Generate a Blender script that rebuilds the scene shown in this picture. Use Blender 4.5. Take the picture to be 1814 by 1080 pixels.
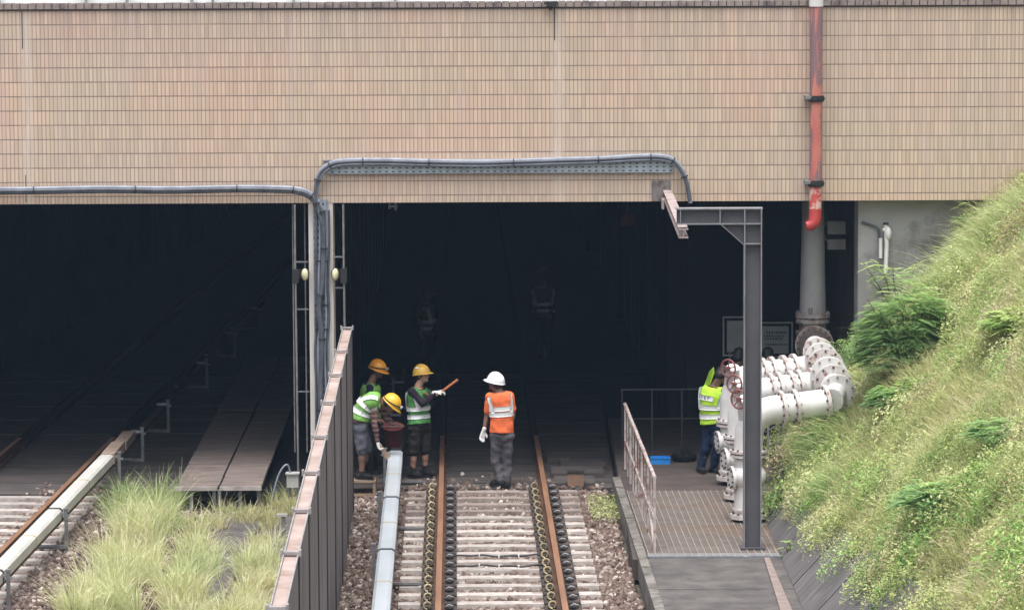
import bpy, math, random
import numpy as np
from mathutils import Vector, Matrix, noise
random.seed(7); RNG=np.random.default_rng(7)
R=math.radians; PI=math.pi
for o in list(bpy.data.objects): bpy.data.objects.remove(o)
S=bpy.context.scene; COL=S.collection

# ---------------------------------------------------------------- camera
F=6200.0; H=7.65                       # focal length in photo pixels, eye height above the rail tops
TH=math.atan(613/F); YAW=math.atan(33/F); ROLL=R(0.28)
fw=Vector((-math.sin(YAW)*math.cos(TH), math.cos(YAW)*math.cos(TH), -math.sin(TH)))
r0=Vector((math.cos(YAW), math.sin(YAW), 0)); u0=r0.cross(fw)
cr=r0*math.cos(ROLL)-u0*math.sin(ROLL); cu=u0*math.cos(ROLL)+r0*math.sin(ROLL)
cam=bpy.data.objects.new('camera', bpy.data.cameras.new('camera')); COL.objects.link(cam)
cam.matrix_world=Matrix(((cr.x,cu.x,-fw.x,0),(cr.y,cu.y,-fw.y,0),(cr.z,cu.z,-fw.z,H),(0,0,0,1)))
cam.data.sensor_width=36; cam.data.lens=F/1814*36; cam.data.clip_start=0.5; cam.data.clip_end=2000
S.camera=cam
CP=Vector((0,0,H))
def ray(px,py): return fw+cr*((px-907)/F)-cu*((py-540)/F)
def atY(px,py,Y): d=ray(px,py); return CP+d*(Y/d.y)
def atZ(px,py,z): d=ray(px,py); return CP+d*((z-H)/d.z)

# ---------------------------------------------------------------- world, sun, exposure
SUN_EL=R(74); SUN_AZ=R(190)            # high behind the viewer, soft through cloud
w=bpy.data.worlds.new('World'); S.world=w; w.use_nodes=True
nt=w.node_tree; bg=nt.nodes['Background']; bg.inputs['Strength'].default_value=0.135
sk=nt.nodes.new('ShaderNodeTexSky'); sk.sky_type='NISHITA'; sk.sun_disc=False
sk.sun_elevation=SUN_EL; sk.sun_rotation=SUN_AZ
sk.air_density=1.0; sk.dust_density=3.0; sk.ozone_density=1.0
hs=nt.nodes.new('ShaderNodeHueSaturation'); hs.inputs['Saturation'].default_value=0.22
nt.links.new(sk.outputs[0],hs.inputs['Color'])
# overcast: the zenith is about three times as bright as the horizon
tc=nt.nodes.new('ShaderNodeTexCoord'); sx=nt.nodes.new('ShaderNodeSeparateXYZ')
mr=nt.nodes.new('ShaderNodeMapRange'); mr.inputs[1].default_value=0.06; mr.inputs[2].default_value=0.62; mr.interpolation_type='SMOOTHSTEP'
mr.inputs[3].default_value=0.40; mr.inputs[4].default_value=1.6
mx=nt.nodes.new('ShaderNodeMix'); mx.data_type='RGBA'; mx.blend_type='MULTIPLY'; mx.inputs[0].default_value=1
nt.links.new(tc.outputs['Generated'],sx.inputs[0]); nt.links.new(sx.outputs['Z'],mr.inputs[0])
nt.links.new(hs.outputs[0],mx.inputs[6]); nt.links.new(mr.outputs[0],mx.inputs[7]); nt.links.new(mx.outputs[2],bg.inputs[0])
sun=bpy.data.objects.new('sun',bpy.data.lights.new('sun','SUN')); COL.objects.link(sun)
sun.data.energy=1.5; sun.data.angle=R(35); sun.data.color=(1,0.955,0.91)
sd=Vector((math.sin(SUN_AZ)*math.cos(SUN_EL), math.cos(SUN_AZ)*math.cos(SUN_EL), math.sin(SUN_EL)))
sun.rotation_euler=sd.to_track_quat('Z','Y').to_euler(); sun.location=(0,30,40)
S.view_settings.view_transform='Standard'; S.view_settings.look='None'
S.view_settings.exposure=0.85; S.view_settings.gamma=1
S.render.engine='CYCLES'

# ---------------------------------------------------------------- materials
def nodes(m):
    m.use_nodes=True; return m.node_tree, m.node_tree.nodes['Principled BSDF']
def L(t,a,b): t.links.new(a,b)
def N(t,k,**kw):
    n=t.nodes.new('ShaderNode'+k)
    for a,b in kw.items(): setattr(n,a,b)
    return n
def ramp(t,fac,stops):
    n=N(t,'ValToRGB'); L(t,fac,n.inputs[0]); e=n.color_ramp.elements
    while len(e)<len(stops): e.new(0.5)
    for el,(p,c) in zip(e,stops): el.position=p; el.color=(*c,1)
    return n.outputs[0]
def mixc(t,f,a,b,mode='MIX'):
    n=N(t,'Mix',data_type='RGBA',blend_type=mode)
    for i,v in ((0,f),(6,a),(7,b)):
        if hasattr(v,'links'): L(t,v,n.inputs[i])
        elif i==0: n.inputs[0].default_value=v
        else: n.inputs[i].default_value=(*v,1)
    return n.outputs[2]
def noise_f(t,scale,detail=4,vec=None,rough=0.55,stretch=None,seed=None):
    n=N(t,'TexNoise'); n.inputs['Scale'].default_value=scale; n.inputs['Detail'].default_value=detail
    n.inputs['Roughness'].default_value=rough
    v=vec
    if v is None: v=N(t,'TexCoord').outputs['Object']
    if stretch:
        mp=N(t,'Mapping'); mp.inputs['Scale'].default_value=stretch; L(t,v,mp.inputs[0]); v=mp.outputs[0]
    L(t,v,n.inputs['Vector']); return n.outputs['Fac']
def pm(name,c1,c2=None,scale=6,rough=0.8,metal=0,bump=0.2,bscale=40,lo=0.35,hi=0.65,stain=None,sscale=2,slo=0.5,shi=0.62,stretch=None,rand=0.0,spec=None):
    """two-tone mottled surface, optional third colour in patches (rust, soot, flaked paint)"""
    m=bpy.data.materials.new(name); t,b=nodes(m); c2=c2 or tuple(x*0.7 for x in c1)
    col=ramp(t,noise_f(t,scale,5,stretch=stretch),[(lo,c1),(hi,c2)])
    if stain: col=mixc(t,ramp(t,noise_f(t,sscale,6,rough=0.65,stretch=stretch),[(slo,(0,0,0)),(shi,(1,1,1))]),col,stain)
    if rand:
        oi=N(t,'ObjectInfo'); mrn=N(t,'MapRange'); L(t,oi.outputs['Random'],mrn.inputs[0])
        mrn.inputs[3].default_value=1-rand; mrn.inputs[4].default_value=1+rand*0.5
        cx=N(t,'CombineXYZ'); [L(t,mrn.outputs[0],cx.inputs[i]) for i in range(3)]
        col=mixc(t,1.0,col,cx.outputs[0],'MULTIPLY')
    L(t,col,b.inputs['Base Color']); b.inputs['Roughness'].default_value=rough; b.inputs['Metallic'].default_value=metal
    if spec is not None: b.inputs['Specular IOR Level'].default_value=spec
    if bump:
        bn=N(t,'Bump'); bn.inputs['Strength'].default_value=bump; bn.inputs['Distance'].default_value=0.01
        L(t,noise_f(t,bscale,4),bn.inputs['Height']); L(t,bn.outputs[0],b.inputs['Normal'])
    return m
def tint(name,stops,rough=0.9,patch=None,pscale=0.5,spec=0.2,trans=0):
    """colour from a per-face random value (each blade or stone its own tone)"""
    m=bpy.data.materials.new(name); t,b=nodes(m)
    a=N(t,'Attribute'); a.attribute_name='tone'
    col=ramp(t,a.outputs['Fac'],stops)
    if patch:
        for c,sc,lo,hi in patch: col=mixc(t,ramp(t,noise_f(t,sc,5),[(lo,(0,0,0)),(hi,(1,1,1))]),col,mixc(t,0.5,col,c,'MIX'))
    L(t,col,b.inputs['Base Color']); b.inputs['Roughness'].default_value=rough; b.inputs['Specular IOR Level'].default_value=spec
    if trans:
        tr=N(t,'BsdfTranslucent'); L(t,col,tr.inputs[0]); ms=N(t,'MixShader'); ms.inputs[0].default_value=trans
        out=t.nodes['Material Output']; L(t,b.outputs[0],ms.inputs[1]); L(t,tr.outputs[0],ms.inputs[2]); L(t,ms.outputs[0],out.inputs[0])
    return m
def tile_mat():
    m=bpy.data.materials.new('tile_cladding'); t,b=nodes(m)
    tcx=N(t,'TexCoord'); sp=N(t,'SeparateXYZ'); L(t,tcx.outputs['Object'],sp.inputs[0])
    ad=N(t,'MathNode') if False else N(t,'Math',operation='ADD'); ad.inputs[1].default_value=100-6.921+0.0; L(t,sp.outputs['Z'],ad.inputs[0])
    # the row joint must fall on z = 6.921
    ad.inputs[1].default_value=0.2112*500-6.921
    ax=N(t,'Math',operation='ADD'); ax.inputs[1].default_value=0.0591*1000; L(t,sp.outputs['X'],ax.inputs[0])
    cb=N(t,'CombineXYZ'); L(t,ax.outputs[0],cb.inputs[0]); L(t,ad.outputs[0],cb.inputs[1])
    br=N(t,'TexBrick',offset=0.0,squash=1.0); L(t,cb.outputs[0],br.inputs['Vector'])
    br.inputs['Scale'].default_value=1; br.inputs['Brick Width'].default_value=0.0591; br.inputs['Row Height'].default_value=0.2112
    br.inputs['Mortar Size'].default_value=0.0072; br.inputs['Mortar Smooth'].default_value=0.55; br.inputs['Bias'].default_value=0
    br.inputs['Color1'].default_value=(0.60,0.465,0.37,1); br.inputs['Color2'].default_value=(0.50,0.385,0.305,1)
    br.inputs['Mortar'].default_value=(0.26,0.19,0.15,1)
    zd=N(t,'Math',operation='DIVIDE'); L(t,ad.outputs[0],zd.inputs[0]); zd.inputs[1].default_value=0.2112
    zp=N(t,'Math',operation='PINGPONG'); L(t,zd.outputs[0],zp.inputs[0]); zp.inputs[1].default_value=0.5
    zj=ramp(t,zp.outputs[0],[(0.0,(1,1,1)),(0.028,(0.9,0.9,0.9)),(0.055,(0,0,0))]); zn=ramp(t,noise_f(t,2.2,3),[(0.3,(0.45,0.45,0.45)),(0.6,(0.95,0.95,0.95))])
    zm=mixc(t,1.0,zj,zn,'MULTIPLY')
    big=ramp(t,noise_f(t,0.55,4),[(0.35,(1.05,0.97,0.93)),(0.65,(0.95,1.0,0.97))])
    c=mixc(t,1.0,br.outputs['Color'],big,'MULTIPLY')
    # pinkish and pale washes that run down the wall, and grime under the coping and on the last rows
    st=noise_f(t,1.6,6,stretch=(2.2,1,0.35),rough=0.6)
    c=mixc(t,ramp(t,st,[(0.5,(0,0,0)),(0.72,(0.55,0.55,0.55))]),c,(0.50,0.385,0.345))
    st2=noise_f(t,2.3,5,stretch=(3.5,1,0.25),rough=0.6)
    c=mixc(t,ramp(t,st2,[(0.56,(0,0,0)),(0.8,(0.35,0.35,0.35))]),c,(0.40,0.30,0.24))
    c=mixc(t,zm,c,(0.19,0.14,0.115))
    st3=noise_f(t,7,5,stretch=(4,1,0.12),rough=0.7)
    c=mixc(t,ramp(t,st3,[(0.58,(0,0,0)),(0.75,(0.3,0.3,0.3))]),c,(0.30,0.24,0.20))
    tz=N(t,'MapRange'); L(t,sp.outputs['Z'],tz.inputs[0]); tz.inputs[1].default_value=6.0; tz.inputs[2].default_value=6.95
    tn_=ramp(t,noise_f(t,3.2,5,stretch=(3,1,0.1),rough=0.7),[(0.42,(0,0,0)),(0.7,(0.75,0.75,0.75))])
    c=mixc(t,mixc(t,1.0,tz.outputs[0],tn_,'MULTIPLY'),c,(0.27,0.21,0.185))
    # lime washed out of the two movement joints
    for x0 in (-7.42,0.43):
        sb=N(t,'Math',operation='SUBTRACT'); L(t,sp.outputs['X'],sb.inputs[0]); sb.inputs[1].default_value=x0
        ab=N(t,'Math',operation='ABSOLUTE'); L(t,sb.outputs[0],ab.inputs[0])
        f=ramp(t,ab.outputs[0],[(0.0,(0.5,0.5,0.5)),(0.13,(0,0,0))])
        nz=ramp(t,noise_f(t,3,4,stretch=(5,1,0.6)),[(0.3,(0.2,0.2,0.2)),(0.6,(1,1,1))])
        c=mixc(t,mixc(t,1.0,f,nz,'MULTIPLY'),c,(0.64,0.57,0.50))
    L(t,c,b.inputs['Base Color']); b.inputs['Roughness'].default_value=0.55
    bn=N(t,'Bump'); bn.inputs['Strength'].default_value=0.5; bn.inputs['Distance'].default_value=0.006; bn.invert=True
    L(t,br.outputs['Fac'],bn.inputs['Height']); L(t,bn.outputs[0],b.inputs['Normal'])
    return m
def grid_mat(name,c,dark,px,pz,hole,ax=('X','Z'),**k):
    """sheet punched with a regular pattern of dark slots"""
    m=bpy.data.materials.new(name); t,b=nodes(m)
    sp=N(t,'SeparateXYZ'); L(t,N(t,'TexCoord').outputs['Object'],sp.inputs[0]); fs=[]
    for a,p in ((ax[0],px),(ax[1],pz)):
        d=N(t,'Math',operation='DIVIDE'); L(t,sp.outputs[a],d.inputs[0]); d.inputs[1].default_value=p
        fr=N(t,'Math',operation='PINGPONG'); L(t,d.outputs[0],fr.inputs[0]); fr.inputs[1].default_value=0.5
        g=N(t,'Math',operation='GREATER_THAN'); L(t,fr.outputs[0],g.inputs[0]); g.inputs[1].default_value=hole; fs.append(g.outputs[0])
    mu=N(t,'Math',operation='MULTIPLY'); L(t,fs[0],mu.inputs[0]); L(t,fs[1],mu.inputs[1])
    base=ramp(t,noise_f(t,5,4),[(0.35,c),(0.65,tuple(x*0.75 for x in c))])
    L(t,mixc(t,mu.outputs[0],base,dark),b.inputs['Base Color']); b.inputs['Roughness'].default_value=0.55; b.inputs['Metallic'].default_value=0.3
    return m
def plaid():
    m=bpy.data.materials.new('plaid_cloth'); t,b=nodes(m)
    sp=N(t,'SeparateXYZ'); L(t,N(t,'TexCoord').outputs['Object'],sp.inputs[0]); fs=[]
    for a in ('X','Z'):
        d=N(t,'Math',operation='MULTIPLY'); L(t,sp.outputs[a],d.inputs[0]); d.inputs[1].default_value=14
        fr=N(t,'Math',operation='PINGPONG'); L(t,d.outputs[0],fr.inputs[0]); fr.inputs[1].default_value=0.5
        g=N(t,'Math',operation='GREATER_THAN'); L(t,fr.outputs[0],g.inputs[0]); g.inputs[1].default_value=0.3; fs.append(g.outputs[0])
    c=mixc(t,fs[0],(0.13,0.055,0.05),(0.05,0.03,0.035)); c=mixc(t,fs[1],c,(0.22,0.14,0.12))
    L(t,c,b.inputs['Base Color']); b.inputs['Roughness'].default_value=0.95; return m
M={}
M['tile']=tile_mat()
M['cope']=pm('coping_tile',(0.30,0.235,0.215),(0.21,0.17,0.155),8,0.7,stain=(0.13,0.10,0.10),sscale=3)
M['joint']=pm('dark_joint',(0.035,0.028,0.028),(0.06,0.045,0.04),10)
M['soot']=pm('sooty_concrete',(0.016,0.016,0.018),(0.010,0.010,0.011),1.2,0.95,stain=(0.02,0.02,0.02),sscale=0.8)  # soot tone lowered further, so the tunnel's darkness sits in the colour
M['soot_floor']=pm('sooty_floor',(0.022,0.020,0.020),(0.014,0.013,0.013),2.5,0.95,bump=0.6,bscale=25)  # floor colour also carries the tunnel's lack of light
M['conc']=pm('weathered_concrete',(0.34,0.33,0.33),(0.235,0.228,0.226),1.3,0.9,bump=0.3,bscale=14,stain=(0.09,0.08,0.078),sscale=1.1,slo=0.5,shi=0.72)
M['pier']=pm('pier_concrete',(0.66,0.62,0.58),(0.52,0.48,0.45),2.5,0.9,stretch=(1,1,0.3))
M['slab']=pm('dark_path_concrete',(0.105,0.092,0.088),(0.062,0.056,0.054),3,0.92,bump=0.5,bscale=30,stain=(0.17,0.145,0.13),sscale=1.7,slo=0.5,shi=0.8)
M['apron']=pm('streaked_apron_concrete',(0.13,0.118,0.118),(0.085,0.078,0.078),2.6,0.9,bump=0.5,bscale=18,stain=(0.24,0.225,0.22),sscale=3.2,slo=0.56,shi=0.80,stretch=(0.6,2.6,0.6))
M['kerb']=pm('kerb_concrete',(0.22,0.195,0.18),(0.12,0.11,0.10),5,0.92,bump=0.5,bscale=40,stain=(0.07,0.07,0.05),sscale=4)
M['kerblight']=pm('pale_worn_edge',(0.42,0.38,0.36),(0.28,0.25,0.235),5,0.9)
M['strip']=pm('pale_brown_plank',(0.26,0.205,0.185),(0.18,0.14,0.125),6,0.9)
M['deck']=pm('pale_deck_concrete',(0.62,0.62,0.62),(0.5,0.5,0.5),1,0.8)
M['plat']=pm('worn_walkway_board',(0.20,0.155,0.135),(0.10,0.08,0.074),3.5,0.9,bump=0.8,bscale=20,stain=(0.05,0.042,0.04),sscale=3,slo=0.58,shi=0.66,stretch=(0.6,4,1))
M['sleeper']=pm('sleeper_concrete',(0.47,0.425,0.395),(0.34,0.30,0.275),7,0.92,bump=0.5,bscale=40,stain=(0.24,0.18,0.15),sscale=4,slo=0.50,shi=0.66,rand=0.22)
M['sleeperdirty']=pm('grimy_sleeper_concrete',(0.30,0.25,0.225),(0.21,0.17,0.15),7,0.92,bump=0.5,bscale=40,stain=(0.12,0.09,0.075),sscale=4,slo=0.5,shi=0.66,rand=0.2)  # brown grime plus the portal's shade, both mixed into the colour
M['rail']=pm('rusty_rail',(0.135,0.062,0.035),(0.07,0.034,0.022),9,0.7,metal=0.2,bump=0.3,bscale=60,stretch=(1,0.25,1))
M['sootrail']=pm('sooty_rail',(0.06,0.042,0.034),(0.04,0.03,0.026),7,0.95,bump=0,spec=0.1)  # same rail darkened in colour so it fades into the tunnel shade
M['railtop']=pm('worn_rail_head',(0.36,0.20,0.12),(0.25,0.13,0.08),7,0.5,metal=0.35,bump=0.1,stretch=(1,0.15,1))
M['pad']=pm('dirty_rubber_plate',(0.024,0.020,0.019),(0.045,0.034,0.029),14,0.85,stain=(0.12,0.08,0.06),sscale=9,slo=0.54,shi=0.68)
M['clip']=pm('ochre_painted_spring_clip',(0.62,0.54,0.33),(0.34,0.25,0.13),14,0.5,bump=0,rand=0.3)
M['clipd']=pm('dark_spring_clip',(0.05,0.045,0.045),(0.03,0.027,0.027),30,0.35,metal=0.4,bump=0)
M['cover']=pm('grey_white_rail_cover',(0.44,0.475,0.51),(0.37,0.405,0.44),2,0.45,bump=0.05,stretch=(1,0.4,1),stain=(0.38,0.38,0.38),sscale=2.5,slo=0.6,shi=0.85)
M['cover2']=pm('cream_white_rail_cover',(0.52,0.51,0.475),(0.43,0.415,0.385),2,0.5,bump=0.05,stain=(0.36,0.33,0.29),sscale=2.5,slo=0.6,shi=0.85)
M['coverbrown']=pm('dusty_rail_cover',(0.30,0.22,0.18),(0.2,0.15,0.12),4,0.7)  # brownish cover piece, darkened in colour where the portal cuts the light
M['strap']=pm('black_strap',(0.02,0.02,0.022),(0.03,0.03,0.03),5,0.6,bump=0)
M['seam']=pm('yellowed_seam',(0.45,0.38,0.2),(0.35,0.28,0.15),5,0.7,bump=0)
M['galv']=pm('galvanised_steel',(0.34,0.35,0.37),(0.23,0.24,0.26),7,0.5,metal=0.4,bump=0.1)
M['galvd']=pm('dull_galvanised_steel',(0.24,0.235,0.235),(0.15,0.15,0.15),7,0.6,metal=0.3,bump=0.1,stain=(0.13,0.08,0.05),sscale=6,slo=0.58,shi=0.7)
M['dimsteel']=pm('dusty_dark_steel',(0.07,0.065,0.065),(0.05,0.045,0.045),6,0.8,bump=0)  # plain darker steel for the inner guard rail
M['fence']=pm('brown_grey_barrier_panel',(0.20,0.17,0.17),(0.16,0.135,0.135),3,0.75,bump=0.2,stretch=(1,1,0.3),stain=(0.12,0.10,0.098),sscale=2)
M['fencetop']=pm('pinkish_barrier_top',(0.42,0.33,0.30),(0.29,0.215,0.185),2.2,0.75,bump=0.2,stain=(0.20,0.12,0.08),sscale=1.6,slo=0.5,shi=0.75)
M['fencepost']=pm('dark_barrier_post',(0.035,0.03,0.032),(0.05,0.042,0.042),8,0.7)
M['fencecap']=pm('grey_barrier_cap',(0.33,0.31,0.31),(0.22,0.20,0.20),8,0.6)
M['post']=pm('grey_painted_steel',(0.085,0.082,0.092),(0.065,0.062,0.07),2.2,0.6,bump=0.1,stain=(0.04,0.035,0.036),sscale=1.3,slo=0.58,shi=0.7)
M['postedge']=pm('light_grey_steel_edge',(0.24,0.235,0.245),(0.17,0.165,0.17),5,0.5,bump=0.1)
M['pinkbeam']=pm('faded_pinkish_steel',(0.40,0.325,0.315),(0.27,0.21,0.20),6,0.7,bump=0.2,stain=(0.17,0.09,0.07),sscale=6,slo=0.58,shi=0.68)
M['red']=pm('flaking_red_paint',(0.46,0.12,0.10),(0.50,0.22,0.16),3.5,0.6,bump=0.3,bscale=35,stain=(0.22,0.13,0.14),sscale=2.6,slo=0.475,shi=0.50,stretch=(2.2,2.2,0.35))
M['redpatch']=pm('red_paint_over_pale_primer',(0.50,0.075,0.065),(0.60,0.40,0.35),9,0.55,lo=0.46,hi=0.54,bump=0.3)
M['redclean']=pm('deep_red_paint',(0.45,0.05,0.045),(0.35,0.04,0.04),6,0.5)
M['white']=pm('chipped_white_paint',(0.70,0.69,0.68),(0.60,0.58,0.57),4,0.45,bump=0.15,stain=(0.34,0.20,0.15),sscale=7,slo=0.66,shi=0.72)
M['whiteold']=pm('rusty_white_paint',(0.63,0.595,0.58),(0.47,0.415,0.39),9,0.5,bump=0.3,stain=(0.30,0.15,0.11),sscale=13,slo=0.56,shi=0.62)
M['bolt']=pm('dark_bolt',(0.06,0.05,0.048),(0.10,0.07,0.06),20,0.6,metal=0.4,bump=0)
M['wbolt']=pm('rusty_light_bolt',(0.34,0.27,0.25),(0.22,0.15,0.13),20,0.7,bump=0)
M['rustwheel']=pm('rusty_red_wheel',(0.24,0.075,0.07),(0.15,0.05,0.048),14,0.6)
M['greypipe']=pm('dusty_grey_pipe',(0.22,0.215,0.215),(0.13,0.127,0.125),2.5,0.7,stain=(0.09,0.07,0.06),sscale=3,slo=0.55,shi=0.7,stretch=(1,1,0.35))
M['oldflange']=pm('grey_rusty_flange',(0.22,0.20,0.19),(0.12,0.10,0.095),9,0.7,stain=(0.10,0.06,0.05),sscale=8)
M['tray']=grid_mat('perforated_cable_tray',(0.50,0.57,0.62),(0.10,0.12,0.14),0.10,0.055,0.30)
M['trayv']=grid_mat('perforated_upright_tray',(0.36,0.40,0.46),(0.07,0.08,0.10),0.07,0.10,0.28)
M['cable']=pm('grey_black_cable',(0.10,0.11,0.135),(0.06,0.065,0.08),6,0.5,bump=0)
M['cablel']=pm('pale_grey_cable',(0.27,0.30,0.36),(0.18,0.20,0.25),6,0.45,bump=0)
M['blackcable']=pm('black_cable',(0.015,0.015,0.016),(0.025,0.025,0.025),6,0.5,bump=0)
M['tie']=pm('white_cable_tie',(0.8,0.8,0.8),(0.7,0.7,0.7),5,0.5,bump=0)
M['lamp']=pm('pale_yellow_lens',(0.75,0.72,0.46),(0.62,0.60,0.38),20,0.25,bump=0)
M['black']=pm('black_housing',(0.012,0.012,0.013),(0.02,0.02,0.02),5,0.6,bump=0)
M['boxgrey']=pm('light_grey_box',(0.46,0.46,0.44),(0.36,0.36,0.345),6,0.6,bump=0.1)
M['grate']=pm('pale_grating_bar',(0.40,0.36,0.32),(0.28,0.22,0.18),3,0.6,metal=0.1,bump=0.1,stain=(0.34,0.24,0.15),sscale=1.1,slo=0.5,shi=0.6,stretch=(0.25,1,1))
M['crossbar']=pm('brown_cross_bar',(0.27,0.24,0.22),(0.21,0.17,0.145),4,0.85,bump=0)
M['grated']=pm('rusty_grating_panel',(0.20,0.18,0.172),(0.15,0.125,0.115),2.2,0.85,stain=(0.19,0.105,0.055),sscale=1.0,slo=0.5,shi=0.6,stretch=(0.2,1.1,1))
M['grimyslab']=pm('grimy_track_slab',(0.095,0.078,0.072),(0.048,0.040,0.039),2.4,0.95,bump=0.5,bscale=25,stain=(0.05,0.045,0.045),sscale=2,slo=0.5,shi=0.68,stretch=(0.5,2.5,1))  # brown slab with the tunnel's darkness added to its colour
M['dirt']=pm('brown_dirt_floor',(0.085,0.064,0.056),(0.055,0.043,0.04),3,0.95,bump=0.6,bscale=22)
M['railing']=pm('rusty_pale_railing',(0.50,0.45,0.43),(0.36,0.29,0.27),8,0.6,bump=0.2,stain=(0.22,0.11,0.075),sscale=7,slo=0.52,shi=0.62)
M['board']=pm('pale_notice_board',(0.26,0.28,0.29),(0.20,0.22,0.23),3,0.6,bump=0)
M['boardink']=pm('dark_board_print',(0.04,0.05,0.06),(0.06,0.07,0.08),9,0.8,bump=0)
M['blue']=pm('blue_plastic',(0.03,0.30,0.80),(0.02,0.24,0.7),8,0.4,bump=0)
M['wood']=pm('bare_timber',(0.33,0.235,0.16),(0.22,0.15,0.10),9,0.8,stretch=(0.3,3,3))
M['crate']=pm('brown_box_board',(0.26,0.16,0.105),(0.19,0.115,0.08),6,0.8)
M['bucket']=pm('dark_red_plastic',(0.15,0.025,0.03),(0.10,0.018,0.022),6,0.45,bump=0)
M['skin']=pm('skin',(0.42,0.24,0.17),(0.36,0.19,0.13),9,0.55,bump=0)
M['skind']=pm('tanned_skin',(0.20,0.105,0.075),(0.15,0.08,0.055),9,0.6,bump=0)
M['hair']=pm('black_hair',(0.010,0.009,0.009),(0.016,0.014,0.013),30,0.6)
M['eye']=pm('eye',(0.02,0.015,0.012),(0.02,0.015,0.012),5,0.3,bump=0)
def cloth(n,c,k=0.72): return pm(n,c,tuple(x*k*.9 for x in c),7,0.92,bump=0.9,bscale=14,lo=.4,hi=.62,spec=0.2)
M['green']=cloth('green_vest_cloth',(0.20,0.42,0.095)); M['green2']=cloth('deeper_green_vest_cloth',(0.10,0.31,0.09))
M['lime']=cloth('lime_vest_cloth',(0.50,0.82,0.07),0.8); M['orange']=pm('orange_shirt_cloth',(0.82,0.19,0.07),(0.66,0.13,0.045),7,0.92,bump=0.9,bscale=12,spec=.2)
M['reflect']=pm('silver_reflective_tape',(0.78,0.80,0.80),(0.66,0.68,0.69),12,0.35,bump=0)
M['retro']=pm('bright_reflective_tape',(0.96,0.97,0.97),(0.92,0.93,0.94),12,0.4,bump=0)  # near-white colour stands in for the light such tape sends back
M['darkgreen']=cloth('dusty_dark_green_cloth',(0.03,0.075,0.03)); M['dimhat']=pm('dusty_dark_helmet',(0.10,0.07,0.03),(0.07,0.05,0.02),5,0.6,bump=0)  # vest and helmet colours darkened to sink into the tunnel shade
M['navy']=cloth('navy_cloth',(0.018,0.024,0.055)); M['purple']=cloth('dark_purple_cloth',(0.035,0.022,0.038))
M['darkshorts']=cloth('dark_brown_shorts_cloth',(0.030,0.024,0.022)); M['greyshorts']=cloth('grey_shorts_cloth',(0.13,0.135,0.16))
M['greytrousers']=pm('grey_trouser_cloth',(0.14,0.13,0.145),(0.07,0.066,0.075),6,0.92,bump=0.8,bscale=14,lo=.42,hi=.58,spec=.2); M['jeans']=cloth('blue_jeans_cloth',(0.012,0.024,0.06))
M['darkcloth']=cloth('black_cloth',(0.015,0.016,0.02)); M['plaid']=plaid()
M['yellowhat']=pm('yellow_helmet_shell',(0.80,0.46,0.035),(0.74,0.40,0.03),5,0.35,bump=0)
M['orangehat']=pm('orange_yellow_helmet_shell',(0.78,0.33,0.02),(0.72,0.28,0.02),5,0.35,bump=0)
M['ochrehat']=pm('ochre_helmet_shell',(0.56,0.34,0.05),(0.46,0.27,0.05),8,0.45,bump=0)
M['whitehat']=pm('white_helmet_shell',(0.84,0.85,0.88),(0.80,0.81,0.84),5,0.35,bump=0)
M['glove']=cloth('white_cotton_glove',(0.72,0.72,0.72),0.85)
M['boot']=cloth('black_boot_leather',(0.022,0.020,0.020))
M['stick']=pm('orange_brown_stick',(0.50,0.17,0.06),(0.38,0.13,0.05),9,0.6,bump=0)
M['reddark']=pm('dull_red_plate',(0.22,0.02,0.02),(0.16,0.015,0.015),9,0.6,bump=0)
M['soil']=pm('dry_soil',(0.13,0.12,0.07),(0.07,0.07,0.04),3,0.95,bump=0.7,bscale=16,stain=(0.11,0.13,0.05),sscale=1.3)
M['ground']=pm('stony_ground',(0.13,0.11,0.085),(0.07,0.06,0.05),5,0.95,bump=0.8,bscale=22)
M['stone']=tint('ballast_stone',[(0,(0.06,0.04,0.034)),(0.35,(0.13,0.088,0.072)),(0.6,(0.19,0.14,0.118)),(0.82,(0.32,0.265,0.23)),(1,(0.52,0.47,0.42))],0.92,patch=[((0.10,0.07,0.055),0.9,0.5,0.7)])
M['stonebed']=pm('ballast_bed',(0.10,0.07,0.058),(0.04,0.03,0.027),20,0.95,bump=1.0,bscale=26,lo=0.4,hi=0.6)
G_PALE=[(0,(0.15,0.18,0.055)),(0.2,(0.36,0.40,0.14)),(0.5,(0.60,0.60,0.29)),(0.75,(0.70,0.66,0.40)),(0.92,(0.70,0.61,0.42)),(1,(0.78,0.69,0.56))]
M['grass']=tint('pale_slope_grass',G_PALE,0.8,patch=[((0.34,0.52,0.12),0.7,0.54,0.7),((0.72,0.60,0.38),1.1,0.58,0.72)],trans=0.4)
M['weed']=tint('weed_leaf',[(0,(0.08,0.13,0.04)),(0.3,(0.30,0.38,0.12)),(0.65,(0.52,0.56,0.24)),(1,(0.66,0.65,0.38))],0.75,patch=[((0.60,0.52,0.34),0.9,0.56,0.70),((0.22,0.36,0.07),0.6,0.58,0.72)],trans=0.3)
M['herb']=tint('fresh_herb_leaf',[(0,(0.05,0.12,0.04)),(0.4,(0.18,0.33,0.09)),(0.75,(0.36,0.52,0.16)),(1,(0.60,0.70,0.30))],0.7,trans=0.3)
M['dryherb']=tint('dry_herb_leaf',[(0,(0.13,0.09,0.055)),(0.4,(0.36,0.28,0.17)),(0.75,(0.52,0.43,0.29)),(1,(0.64,0.54,0.40))],0.85,trans=0.25)
M['longgrass']=tint('long_grass_blade',[(0,(0.12,0.22,0.06)),(0.45,(0.32,0.46,0.15)),(0.8,(0.60,0.66,0.33)),(1,(0.80,0.78,0.56))],0.7,trans=0.35)
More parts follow.
